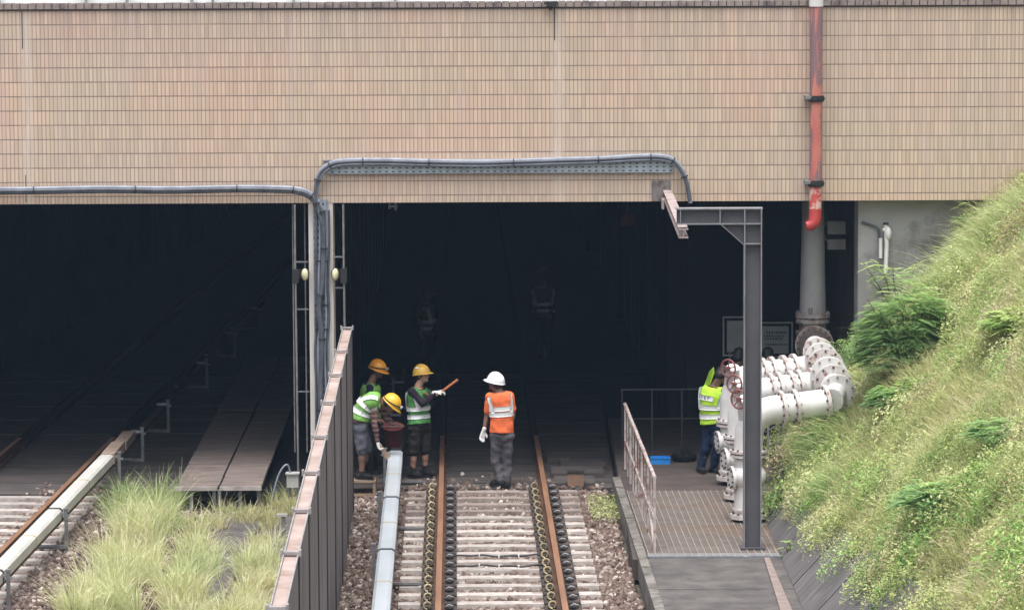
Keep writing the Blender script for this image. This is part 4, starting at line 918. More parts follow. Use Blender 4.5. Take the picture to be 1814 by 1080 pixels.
class Torso:
    def __init__(s,pel,mid,neck,lat,sc=1):
        s.a,s.m,s.n=map(Vector,(pel,mid,neck)); s.lat=Vector(lat).normalized(); s.sc=sc
    def c(s,t): 
        q=s.m*2-(s.a+s.n)/2; return s.a*(1-t)**2+q*2*t*(1-t)+s.n*t*t
    def fr(s,t):
        e=.02; ax=(s.c(t+e)-s.c(t-e)).normalized(); x=(s.lat-ax*s.lat.dot(ax)).normalized(); return x,x.cross(ax)*-1,ax   # lateral, forward
    def rad(s,t):
        t=min(max(t,0),1)
        for (t0,a0,b0),(t1,a1,b1) in zip(TT[:-1],TT[1:]):
            if t<=t1: k=(t-t0)/(t1-t0); return (a0+(a1-a0)*k)*s.sc,(b0+(b1-b0)*k)*s.sc
        return TT[-1][1:]
    def P(s,t,ang,inf):
        x,y,_=s.fr(t); rx,ry=s.rad(t); return s.c(t)+x*(rx+inf)*math.cos(ang)+y*(ry+inf)*math.sin(ang)
    def loft(s,b,t0,t1,inf,nt=14,na=28,cap_=True,flare=0):
        vs=[];
        for i in range(nt+1):
            t=t0+(t1-t0)*i/nt
            for k in range(na): vs.append(s.P(t,2*PI*k/na,inf+flare*max(0,1-(t-t0)/.25)))
        fs=[(i*na+k,i*na+(k+1)%na,(i+1)*na+(k+1)%na,(i+1)*na+k) for i in range(nt) for k in range(na)]
        if cap_: fs+=[tuple(range(na))[::-1],tuple(range(nt*na,nt*na+na))]
        b.add(vs,fs,0,True); return b
    def patch(s,b,t0,t1,a0,a1,inf,nt=10,na=4,th=.004,a0b=None,a1b=None):
        a0b=a0 if a0b is None else a0b; a1b=a1 if a1b is None else a1b
        vs=[]
        for inn in (inf,inf+th):
            for i in range(nt+1):
                u=i/nt; t=t0+(t1-t0)*u; aa=a0+(a0b-a0)*u; ab=a1+(a1b-a1)*u
                for k in range(na+1): vs.append(s.P(t,aa+(ab-aa)*k/na,inn))
        q=(nt+1)*(na+1); w_=na+1; fs=[]
        for i in range(nt):
            for k in range(na):
                f=(i*w_+k,i*w_+k+1,(i+1)*w_+k+1,(i+1)*w_+k); fs.append(f[::-1]); fs.append(tuple(v+q for v in f))
        for i in range(nt): fs+=[(i*w_,(i+1)*w_,(i+1)*w_+q,i*w_+q),(i*w_+na,i*w_+na+q,(i+1)*w_+na+q,(i+1)*w_+na)]
        for k in range(na): fs+=[(k,k+q,k+1+q,k+1),(nt*w_+k,nt*w_+k+1,nt*w_+k+1+q,nt*w_+k+q)]
        b.add(vs,fs,0,True); return b
def hand_mb(b,wr,d,nrm,side,curl=.5,inf=0):
    """palm, four unequal bent fingers and a thumb leaving the side of the palm"""
    d=Vector(d).normalized(); n=(Vector(nrm)-d*Vector(nrm).dot(d)).normalized(); s=d.cross(n)*side
    for k in (-1,0,1): cap(b,wr+s*.012*k,wr+d*.085+s*.024*k,.018+inf,.016+inf,8)
    for k,(ln,of) in enumerate(((.072,-.031),(.082,-.010),(.076,.011),(.060,.031))):
        p=wr+d*.088+s*of; a=curl*.5; dd=d
        for j in range(3):
            dd=(d*math.cos(a)+n*math.sin(a)).normalized(); q=p+dd*ln*(.46,.31,.23)[j]; cap(b,p,q,(.0095,.0085,.0078)[j]+inf,(.0088,.0078,.007)[j]+inf,7); p=q; a+=curl
    p=wr+d*.03-s*.030; q=p+(d*.6-s*.7+n*.25).normalized()*.04; cap(b,p,q,.012+inf,.010+inf,7); cap(b,q,q+(d*.9-s*.15+n*.35).normalized()*.03,.0098+inf,.0082+inf,7)
def person(label,D,base,J,look,lat,body='skin',sc=1.0,shirt=None,sleeve='long',vest=None,bands='vest',pants='greytrousers',plen='long',
           helmet=None,hair=True,gloves=('r','l'),hands=None,tilt=0,lamp=False,tape='reflect',sock=False,flat=False):
    P={}
    for k,v in J.items(): P[k]=atY(v[0],v[1],D+v[2]) if v is not None else None
    root=thing('person',label,'person',base)
    fwd=Vector(look).normalized(); up=Vector((0,0,1)); hr=fwd.cross(up).normalized(); hu=hr.cross(fwd).normalized(); HM=Matrix((hr,fwd,hu)).transposed()
    T_=Torso(P['pel'],P['mid'],P['neck'],lat,sc); 
    hd=P['head']; b=MB()
    # skin body: head with face, neck, torso, arms with hands, legs
    b.ell(hd+hu*.025,(.077,.095,.098),HM,18,12); b.ell(hd+fwd*.018-hu*.045,(.060,.074,.075),HM,16,10)
    cap(b,hd+fwd*.088+hu*.012,hd+fwd*.105-hu*.022,.009,.015,8); b.ell(hd+fwd*.082-hu*.082,(.026,.022,.02),HM,10,8)
    b.ell(hd+fwd*.088-hu*.048,(.024,.010,.009),HM,10,8); b.ell(hd+fwd*.085+hu*.032,(.055,.012,.010),HM,10,8)
    for sd in (-1,1): b.ell(hd+hr*sd*.078+fwd*-.008-hu*.005,(.012,.02,.034),HM,8,8)
    cap(b,hd-hu*.06-fwd*.02,P['neck']+(hd-P['neck']).normalized()*.0,.055,.062)
    T_.loft(b,0.0,1.0,0)
    for k in 'lr':
        cap(b,P['sh'+k],P['el'+k],.050*sc,.040*sc); cap(b,P['el'+k],P['wr'+k],.040*sc,.026*sc)
        cap(b,T_.c(.84),P['sh'+k],.07*sc,.052*sc)
        hnd=(hands or {}).get(k); 
        if hnd: hand_mb(b,P['wr'+k],hnd[0],hnd[1],hnd[2],hnd[3])
        cap(b,P['hip'+k],P['kn'+k],.082*sc,.055*sc); cap(b,P['kn'+k],P['an'+k],.054*sc,.036*sc); 
        m=P['kn'+k].lerp(P['an'+k],.3); b.ell(m,(.056*sc,.058*sc,.10),n=12)
        cap(b,P['an'+k]-Vector((0,0,.03)),P['an'+k]+(P['to'+k]-P['an'+k])*.8,.034,.028)
    cap(b,P['hipl'],P['hipr'],.10*sc,.10*sc)
    bd=remesh(b,.0075,'body',body,root)
    ey=MB(); [ey.ell(hd+hr*sd*.032+fwd*.091+hu*.012,(.012,.006,.006),HM,8,6) for sd in (-1,1)]
    obj('eyes',ey,'eye',root)
    if hair:
        h=MB(); h.ell(hd+hu*.036-fwd*.020,(.092,.096,.104),HM,20,14); h.ell(hd-fwd*.050-hu*.015,(.084,.070,.085),HM,16,10)
        remesh(h,.009,'hair','hair',root,1,.008)
    # clothes
    if shirt:
        b=MB(); T_.loft(b,-.05,.965,.022)
        for k in 'lr':
            e=P['el'+k]; s_=P['sh'+k]; w_=P['wr'+k]; cap(b,T_.c(.83),s_,.08*sc,.066*sc)
            if sleeve=='long': cap(b,s_,e,.064*sc,.052*sc); cap(b,e,e.lerp(w_,.93),.052*sc,.036*sc)
            else: cap(b,s_,s_.lerp(e,.72),.068*sc,.066*sc)
        remesh(b,.010,'shirt',shirt,root,2,.012,1)
    b=MB(); cap(b,P['hipl'],P['hipr'],.125*sc,.125*sc); T_.loft(b,-.06,.10,.002)
    for k in 'lr':
        if plen=='long': cap(b,P['hip'+k],P['kn'+k],.106*sc,.076*sc); cap(b,P['kn'+k],P['an'+k].lerp(P['kn'+k],.06),.074*sc,.062*sc)
        else: cap(b,P['hip'+k],P['kn'+k].lerp(P['hip'+k],.03),.112*sc,.088*sc)
    remesh(b,.011,'trousers' if plen=='long' else 'shorts',pants,root,2,.016,4)
    inf=.022
    if vest:
        b=MB(); T_.loft(b,.02,.95,.036,18,32,True,.014)
        for k in 'lr': cap(b,T_.c(.86),P['sh'+k].lerp(T_.c(.86),.22),.07*sc,.074*sc)
        v=remesh(b,.011,'vest',vest,root,2,.010,2); inf=.045
    if bands:
        for t0 in ((.34,.485) if bands=='tee' else (.16,.38)): hb=MB(); T_.patch(hb,t0,t0+.118,0,2*PI-.001,inf+.004,4,40); obj('reflective_band',hb,tape,root)
        tb=.9
        for a in (PI/2,-PI/2):
            for sd in (-1,1):
                c0=a+sd*.62; c1=a+sd*.86; sb=MB(); T_.patch(sb,.44,tb,min(c0,c0),c0+.38*(1 if sd>0 else -1),inf+.006,12,3,.004,c1,c1+.40*(1 if sd>0 else -1)); obj('reflective_brace',sb,tape,root)
    if helmet:
        hm=Matrix.Rotation(tilt,3,hr)@HM; hx,hf,hz=hm.col[0],hm.col[1],hm.col[2]; c=hd+hz*.028-hf*.006
        b=MB(); n=32; vs=[]; prof=[(0.0,-.004),(.02,0.0),(.35,.02)]
        b.ell(c,(.120,.142,.136),hm,n,12,zmin=0.0)
        # brim: an oval plate, longer at the peak
        ring=[];
        for i in range(n):
            a=2*PI*i/n; s_=math.sin(a); ex=.012+(.050*max(0,s_)**2); ring.append((math.cos(a)*(.120+min(ex,.016)),s_*(.142+ex),-.010-.012*max(0,s_)))
        inner=[(math.cos(2*PI*i/n)*.110,math.sin(2*PI*i/n)*.132,.006) for i in range(n)]
        lo=[(x,y,z-.008) for x,y,z in ring]; lin=[(x,y,z-.014) for x,y,z in inner]
        allv=[c+hm@Vector(p) for p in inner+ring+lo+lin]
        fs=[(i,(i+1)%n,n+(i+1)%n,n+i) for i in range(n)]+[(n+i,n+(i+1)%n,2*n+(i+1)%n,2*n+i) for i in range(n)]+[(2*n+i,2*n+(i+1)%n,3*n+(i+1)%n,3*n+i) for i in range(n)]+[(3*n+i,3*n+(i+1)%n,(i+1)%n,i) for i in range(n)]
        b.add(allv,fs,0,True)
        # ridge along the crown
        b.tube([c+hm@Vector((0,math.cos(a)*.138,math.sin(a)*.134+.002)) for a in [R(25)+R(130)*i/12 for i in range(13)]],.010,8)
        he=obj('helmet',b,helmet,root)
        if lamp:
            s_=MB(); s_.tube([c+hm@Vector((math.cos(a)*.120,math.sin(a)*.142,.022+.02*math.sin(a))) for a in [2*PI*i/28 for i in range(28)]],.010,6,closed=True); obj('head_strap',s_,'strap',he)
            s_=MB(); s_.box(c+hm@Vector((0,.155,.045)),(.05,.035,.035),rot=hm); obj('head_lamp',s_,'boxgrey',he)
        if not lamp and helmet=='ochrehat': obj('helmet_badge',MB().ell(c+hm@Vector((.075,-.02,.088)),(.035,.035,.018),hm,12,8),'reflect',he)
    for k in 'lr':
        hnd=(hands or {}).get(k)
        if hnd and k in gloves:
            b=MB(); hand_mb(b,P['wr'+k],hnd[0],hnd[1],hnd[2],hnd[3],.0045); cap(b,P['wr'+k]-Vector(hnd[0]).normalized()*.035,P['wr'+k],.034,.030,10); remesh(b,.006,'glove','glove',root,1)
    for k in 'lr':
        b=MB(); a,t=P['an'+k],P['to'+k]; dr=(t-a); dr.z=0; dr=dr.normalized() if dr.length>.01 else fwd
        hz=t.z
        heel=Vector((a.x,a.y,hz))-dr*.045; toe=Vector((a.x,a.y,hz))+dr*.175
        b.ell(heel+Vector((0,0,.035)),(.045,.05,.04),n=12); b.ell(toe-dr*.05+Vector((0,0,.032)),(.05,.055,.036),n=12); cap(b,heel+Vector((0,0,.04)),toe-dr*.06+Vector((0,0,.036)),.046,.044)
        cap(b,heel+dr*.05+Vector((0,0,.05)),a+Vector((0,0,.03 if not sock else .10)),.05,.046)
        bb=MB(); 
        remesh(b,.009,'shoe','boot',root,2)
        obj('sole',MB().prism([heel-dr*.05+dr.cross(up)*.03,heel-dr*.05-dr.cross(up)*.03,toe-dr*.01-dr.cross(up)*.045,toe+dr*.02,toe-dr*.01+dr.cross(up)*.045],(0,0,-.002),(0,0,.014)),'black',root)
    return root,P,T_
def px_on(py_foot,px,z): p=atZ(px,py_foot,z); return p.y
# worker in orange, back to the viewer
Dd=51.6
person('worker seen from behind in an orange T-shirt, white helmet and grey trousers between the rails',Dd,(atY(889,858,Dd).x,Dd,-.185),
  dict(head=(877,678,.02),neck=(884,692,0),mid=(888,725,.01),pel=(889,762,0),shl=(868,701,.0),shr=(903,700,.0),ell=(862,737,.03),elr=(909,733,.03),wrl=(857,763,-.01),wrr=(904,758,.0),
       hipl=(881,771,0),hipr=(897,771,0),knl=(878,813,.03),knr=(898,812,.03),anl=(885,851,.0),anr=(899,851,.0),tol=(873,858,.08),tor=(897,860,.12)),
  look=(-.86,.5,-.02),lat=(1,.12,0),body='skind',sc=.98,shirt='orange',sleeve='short',bands='tee',pants='greytrousers',helmet='whitehat',tilt=R(13),
  hands=dict(l=((-.25,0,-1),(.3,-.9,0),1,.45),r=((-.1,-.1,-1),(-.6,-.3,0),-1,.6)))
# pointing worker
Dc=52.6
rc,Pc,_=person('worker in ochre helmet, purple sleeves and green vest pointing with an orange stick',Dc,(atY(742,845,Dc).x,Dc,-.2),
  dict(head=(748,664,.0),neck=(741,685,0),mid=(741,718,.02),pel=(743,752,0),shl=(752,692,.13),shr=(730,693,-.14),ell=(764,716,.10),elr=(749,715,-.22),wrl=(762,702,-.06),wrr=(772,695,-.22),
       hipl=(751,757,.06),hipr=(735,758,-.06),knl=(753,797,.04),knr=(733,799,-.08),anl=(753,836,.05),anr=(731,838,-.06),tol=(765,842,.0),tor=(743,846,-.12)),
  look=(.86,-.45,.04),lat=(-.55,-.83,0),body='skin',sc=.98,shirt='purple',vest='green2',pants='darkshorts',plen='short',helmet='ochrehat',tilt=R(8),sock=True,gloves=('r',),
  hands=dict(r=((.95,-.1,.18),(.1,.2,-1),1,.75),l=((-.5,-.6,.2),(0,.5,1),1,.5)))
a=Pc['wrr']+Vector((.075,-.02,.005)); e=atY(811,672,Dc-.25)
single('pointing_stick',MB().tube([a-(e-a)*.25,e],[.018,.022],10),'stick','orange-brown stick in the gloved hand of the pointing worker','stick')

# bending worker on the stool
Db=51.32
rb_,Pb,_=person('bending worker in green vest, plaid sleeves and grey shorts standing on the low stool',Db,(atY(642,848,Db).x,Db,0),
  dict(head=(692,716,-.02),neck=(675,712,0),mid=(652,717,.0),pel=(638,744,0),shl=(669,716,.14),shr=(664,724,-.13),ell=(688,742,.10),elr=(664,754,-.16),wrl=(698,752,.06),wrr=(669,782,-.12),
       hipl=(637,753,.08),hipr=(638,755,-.07),knl=(650,796,.12),knr=(641,798,-.07),anl=(638,840,.10),anr=(641,840,-.07),tol=(652,846,.08),tor=(656,848,-.10)),
  look=(.72,-.16,-.62),lat=(-.12,-1,0),body='skind',sc=1.0,shirt='plaid',vest='green',pants='greyshorts',plen='short',helmet='yellowhat',tilt=R(0),lamp=True,gloves=('r',),
  hands=dict(r=((.25,0,-1),(.9,-.2,.2),1,.9),l=((.95,-.1,.1),(0,.1,-1),1,1.0)))
q=Pb['wrr']+Vector((.03,0,-.07)); e=atY(690,812,Db-.12)
b=MB(); ax=(e-q).normalized(); sdv=ax.cross(Vector((0,1,0))).normalized(); b.prism([q-ax*.03-sdv*.028,q-ax*.03+sdv*.028,e+sdv*.036,e-sdv*.036],(0,-.015,0),(0,.015,0)); b.prism([e-ax*.07-sdv*.035,e-ax*.07+sdv*.035,e+sdv*.038,e-sdv*.038],(0,-.03,0),(0,-.0155,0))
single('scrubbing_board',b,'wood','short pale wooden board held down by the bending worker by the rail cover','board')
# worker behind
Da=53.2
person('worker in orange-yellow helmet and navy sleeves standing behind the bending one',Da,(atY(655,842,Da).x,Da,-.2),
  dict(head=(669,655,0),neck=(658,677,0),mid=(656,708,.02),pel=(656,742,0),shl=(662,684,.15),shr=(655,687,-.14),ell=(672,716,.10),elr=(654,718,-.20),wrl=(682,738,.0),wrr=(668,742,-.2),
       hipl=(660,748,.08),hipr=(654,749,-.08),knl=(662,790,.06),knr=(656,792,-.08),anl=(662,832,.08),anr=(656,834,-.08),tol=(672,840,.04),tor=(668,842,-.12)),
  look=(.85,-.40,-.28),lat=(-.25,-.95,0),body='skind',sc=.98,shirt='navy',vest='green',bands=None,pants='darkcloth',helmet='orangehat',tilt=R(0),lamp=True,gloves=(),
  hands=dict(r=((.9,0,-.3),(0,.3,-1),1,.7),l=((.9,0,-.3),(0,.3,-1),1,.7)))
# worker in the side bay
Dg=52.0
rg,Pg,Tg=person('worker in bright lime vest and jeans leaning towards the white pipes in the side bay',Dg,(atY(1252,838,Dg).x,Dg,-.03),
  dict(head=(1279,664,-.02),neck=(1267,683,0),mid=(1262,716,.0),pel=(1264,750,0),shl=(1250,690,.06),shr=(1282,694,-.10),ell=(1262,722,.08),elr=(1290,722,-.12),wrl=(1288,722,.02),wrr=(1302,716,-.20),
       hipl=(1257,756,.04),hipr=(1270,756,-.04),knl=(1250,795,.0),knr=(1270,794,-.08),anl=(1240,830,.0),anr=(1264,830,.02),tol=(1246,837,-.14),tor=(1276,838,-.12)),
  look=(.6,.55,-.55),lat=(.88,-.45,0),body='skind',sc=1.0,shirt='darkcloth',vest='lime',pants='jeans',helmet=None,gloves=(),
  hands=dict(r=((.8,-.2,.4),(.2,0,-1),1,.9),l=((.9,-.2,.2),(0,0,-1),1,.7)))
b=MB(); Tg.patch(b,.62,.74,-PI/2-1.0,-PI/2+.35,.052,4,8); pt=obj('back_patch',b,'reflect',rg)
b=MB()
for k in range(4):
    a0=-PI/2-.78+k*.25; Tg.patch(b,.645,.715,a0,a0+.045,.058,3,1,.001); Tg.patch(b,.70,.715,a0,a0+.14,.058,1,2,.001)
    if k%2==0: Tg.patch(b,.645,.66,a0,a0+.14,.058,1,2,.001)
obj('back_lettering',b,'navy',pt)
b=MB(); c=Tg.P(.93,PI,.02); t_=atY(1262,652,Dg-.02); b.prism([c+Vector((-.03,0,-.04)),c+Vector((.06,0,-.03)),t_+Vector((.03,0,-.06)),t_+Vector((.02,0,.02)),t_+Vector((-.045,0,-.05))],(0,-.02,0),(0,.012,0)); obj('raised_collar',b,'lime',rg)
# two dark heads behind the pipes
for (hx,hy,lb,lk) in ((1309,631,'dark-haired person in black behind the white pipes, left of the grey post',(.3,.9,-.35)),(1360,630,'dark-haired person in black behind the white pipes, right of the grey post',(-.3,.9,-.35))):
    Dh=53.6; sx_=hx-1309
    person(lb,Dh,(atY(hx,825,Dh).x,Dh,-.03),
      dict(head=(hx,hy,0),neck=(hx-1,hy+22,-.02),mid=(hx,hy+60,-.03),pel=(hx,hy+95,0),shl=(hx-20,hy+32,0),shr=(hx+20,hy+32,0),ell=(hx-25,hy+66,.03),elr=(hx+25,hy+66,.03),wrl=(hx-14,hy+88,.14),wrr=(hx+14,hy+88,.14),
       hipl=(hx-9,hy+100,0),hipr=(hx+9,hy+100,0),knl=(hx-10,hy+145,.03),knr=(hx+10,hy+145,.03),anl=(hx-11,hy+186,0),anr=(hx+11,hy+186,0),tol=(hx-12,hy+192,.12),tor=(hx+12,hy+192,.12)),
      look=lk,lat=(1,0,0),body='skind',shirt='darkcloth',bands=None,pants='darkcloth',gloves=(),hands=dict(l=((.3,.6,-.3),(0,0,-1),1,.5),r=((-.3,.6,-.3),(0,0,-1),-1,.5)))
# two workers deep in the right bay
De=67.0; s_=.78
def deep(cx,cy,lb,look,lat,vest='darkgreen'):
    q=lambda x,y,d=0:(cx+x*s_,cy+y*s_,d)
    return person(lb,De,(atY(cx,cy+176*s_*1.0,De).x,De,atY(cx,cy+196*s_*.96,De).z),
      dict(head=q(0,0),neck=q(-1,23),mid=q(0,58),pel=q(0,92),shl=q(-20,30),shr=q(20,30),ell=q(-26,62,-.05),elr=q(26,62,-.05),wrl=q(-16,84,-.15),wrr=q(14,86,-.15),
       hipl=q(-9,98),hipr=q(9,98),knl=q(-9,142,-.03),knr=q(9,142,-.03),anl=q(-10,182),anr=q(10,182),tol=q(-11,188,-.12),tor=q(11,188,-.12)),
      look=look,lat=lat,body='skind',shirt='darkcloth',vest=vest,pants='darkcloth',helmet='dimhat',tape='retro',gloves=(),hands=dict(l=((.3,-.3,-.7),(0,0,-1),1,.5),r=((-.3,-.3,-.7),(0,0,-1),-1,.5)))
deep(963,489,'dim worker deep in the right bay with shining vest bands, facing the opening',(0,-1,-.1),(-1,0,0))
deep(757,520,'dim worker deep in the right bay near the dividing wall, turned aside',(.9,-.3,-.1),(-.3,-.95,0))

# ---------------------------------------------------------------- vegetation
def blades(P,h,lean,wd,tone,name,mat,label=None,kind='stuff',parent=None,droop=.6,segs=4):
    n=len(P); side=RNG.normal(size=(n,3)); side[:,2]*=.2; side/=np.linalg.norm(side,axis=1)[:,None]
    ts=np.linspace(0,1,segs+1); rows=[]
    for t in ts:
        c=P+np.stack([lean[:,0]*h*t**1.8,lean[:,1]*h*t**1.8,h*(t-droop*lean[:,2]*t**2.6)],1)
        w_=(wd*(1-t**1.6)+.0008)[:,None]; rows.append(c-side*w_); rows.append(c+side*w_)
    V=np.stack(rows,1).reshape(-1,3); k=2*(segs+1); base=(np.arange(n)*k)[:,None]
    Fq=np.concatenate([base+np.array([[2*i,2*i+1,2*i+3,2*i+2]]) for i in range(segs)],1).reshape(-1,4)
    off=np.array(parent.location) if parent is not None else 0
    return raw_mesh(name,V-off,Fq,np.repeat(tone,segs),mat,label,kind,parent)
def leaves(C,sz,tone,name,mat,label=None,kind='stuff',parent=None,up=.6,asp=.5):
    n=len(C); nr=RNG.normal(size=(n,3)); nr[:,2]=np.abs(nr[:,2])+up; nr/=np.linalg.norm(nr,axis=1)[:,None]
    a=np.cross(nr,RNG.normal(size=(n,3))); a/=np.linalg.norm(a,axis=1)[:,None]; b_=np.cross(nr,a); s=sz[:,None]
    V=np.stack([C-a*s,C-b_*s*asp,C+a*s,C+b_*s*asp],1).reshape(-1,3); Fq=(np.arange(n)*4)[:,None]+np.arange(4)[None]
    off=np.array(parent.location) if parent is not None else 0
    return raw_mesh(name,V-off,Fq,tone,mat,label,kind,parent)
nz=lambda x,y,s,o=0: noise.noise(Vector((x*s+o,y*s,o)))
def slope_pts(n,ymin,ymax,xmax,dens=None,xmin=0.0):
    out=[]
    while len(out)<n:
        y=RNG.uniform(ymin,ymax); x=edge_x(y)+xmin+RNG.uniform(-.02,1)*(xmax-3.4) if True else 0
        if dens and RNG.uniform()>dens(x,y): continue
        z=hillz(x,y)
        q=Vector((x,y,z))-CP; wq=q.dot(fw); u=907+F*q.dot(cr)/wq; v=540-F*q.dot(cu)/wq
        if u>1900 or v>1200: continue
        out.append((x,y,z))
    return np.array(out)
# short mixed grass and fine weeds over the whole slope
n=72000; P=slope_pts(n,29,PY+.25,9.3); cl=np.array([nz(x,y,1.3) for x,y,_ in P]); cl2=np.array([nz(x,y,.55,7) for x,y,_ in P])
h=np.clip(.21+.30*cl+RNG.normal(0,.07,n),.05,.6)*1.12*np.clip(.35+np.array([(p[0]-edge_x(p[1]))/.5 for p in P]),.35,1); ln=np.stack([RNG.normal(-.35,.35,n),RNG.normal(-.15,.35,n),RNG.uniform(.1,1.0,n)],1)
blades(P,h,ln,RNG.uniform(.003,.006,n),np.clip(.52+.35*cl2+RNG.normal(0,.2,n),0,1),'slope_grass','grass','pale green and straw-coloured grass covering the right-hand slope')
n=45000; P=slope_pts(n,29,PY+.25,9.3); fine=np.array([nz(x,y,6,1) for x,y,_ in P]); C=P.copy(); C[:,2]+=RNG.uniform(0,.14,n)+.02
leaves(C,RNG.uniform(.009,.020,n),np.clip(.5+.4*fine+RNG.normal(0,.2,n),0,1),'slope_weeds','weed','small-leaved weeds and dry seed heads among the slope grass')
# low mounds of different plants
kinds=[('weed','low_herbs','low mounds of small-leaved herbs all over the slope',240,.55),('herb','green_herbs','fresh green herb mounds scattered over the slope',110,.55),('dryherb','dry_herbs','brownish pink dry herb mounds scattered over the slope',60,.6)]
for mt,nm,lb,nm_,tn in kinds:
    ctr=slope_pts(int(nm_*1.15),29.5,PY+.1,9.0,xmin=.02); CC=[];SS=[];TT_=[]
    for c in ctr:
        rad=RNG.uniform(.14,.42); hh=rad*RNG.uniform(.65,1.25); m=int(1700*rad*rad*RNG.uniform(1.6,2.6))+140; tb=tn+RNG.normal(0,.16); sz=RNG.uniform(.011,.026)
        a=RNG.uniform(0,2*PI,m); r_=np.sqrt(RNG.uniform(0,1,m)); u=RNG.uniform(.35,1.05,m)
        lx=np.cos(a)*r_*rad; ly=np.sin(a)*r_*rad*1.2; lump=np.array([nz(q,w,7,c[0]) for q,w in zip(lx,ly)])
        lz=hh*np.sqrt(np.clip(1-r_**2,0.02,1))*u*(1+.5*lump)
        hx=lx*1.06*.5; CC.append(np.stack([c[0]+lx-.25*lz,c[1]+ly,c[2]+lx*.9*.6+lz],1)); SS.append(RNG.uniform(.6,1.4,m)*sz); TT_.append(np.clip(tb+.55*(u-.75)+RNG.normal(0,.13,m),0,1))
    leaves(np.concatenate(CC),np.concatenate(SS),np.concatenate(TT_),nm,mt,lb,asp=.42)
# taller straw-like grass near the top edge and along the slope's left rim
def patch_grass(name,label,cx,cy,rx,ry,n,hh,mat,leanx=-.4,base=None,wd=(.004,.007),tn=.55,cat='grass',kind='stuff'):
    a=RNG.uniform(0,2*PI,n); r_=RNG.uniform(0,1,n)**.6; x=cx+np.cos(a)*r_*rx; y=cy+np.sin(a)*r_*ry
    z=np.array([(base if base is not None else hillz(i,j)) for i,j in zip(x,y)]); P=np.stack([x,y,z],1)
    h=np.clip(RNG.normal(hh,hh*.25,n),hh*.3,hh*1.7)*(1-.45*r_**2); ln=np.stack([RNG.normal(leanx,.28,n)+np.cos(a)*.25,RNG.normal(-.2,.3,n),RNG.uniform(.3,1.3,n)],1)
    o=blades(P,h,ln,RNG.uniform(wd[0],wd[1],n),np.clip(RNG.normal(tn,.22,n),0,1),name,mat,label,kind)
    if kind!='stuff': o['category']=cat
    return o
def on_hill(px,py,d0=30,d1=51.9):
    """point of the slope seen at this pixel"""
    d=ray(px,py); lo=30/d.y
    for i in range(600):
        p=CP+d*((30+i*.04)/d.y)
        if p.x>3.2 and p.z<=hillz(p.x,p.y): return p
    return CP+d*(51.5/d.y)
def tuft(px,py,lab,n,rx,ry,hh,mat='longgrass',lx=-.5,tn=.55,wd=(.005,.009)):
    p=on_hill(px,py); patch_grass('grass_tuft',lab,p.x,p.y,rx,ry,n,hh,mat,lx,tn=tn,wd=wd,kind='',cat='grass tuft')
tuft(1480,800,'long arching grass tuft hanging under the end of the nearest white pipe',1000,.30,.7,.60,lx=-.85,tn=.5,wd=(.007,.012))
tuft(1475,870,'lower long grass tuft at the left rim of the slope below the white pipes',500,.22,.5,.40,lx=-.6,tn=.5)
tuft(1528,720,'bright green grass tuft beside the white flanges',800,.4,.8,.5,lx=-.55,tn=.6)
tuft(1680,520,'tall pale arching grass tuft on the rim of the slope, right of the dark shrub',1300,.5,.9,.62,lx=-.65,tn=.72)
tuft(1740,440,'tall pale grass tuft near the top of the slope under the tiled wall',1200,.5,1.0,.45,lx=-.6,tn=.68)
tuft(1800,385,'topmost grass tuft of the slope at the right edge of the picture',1200,.5,1.0,.42,lx=-.55,tn=.66)
tuft(1600,610,'grass tuft in front of the dark feathery shrub',800,.45,.7,.45,lx=-.6,tn=.6)
tuft(1760,1040,'dry straw-coloured grass tuft at the bottom of the slope',900,.4,.6,.34,mat='grass',lx=-.3,tn=.8)
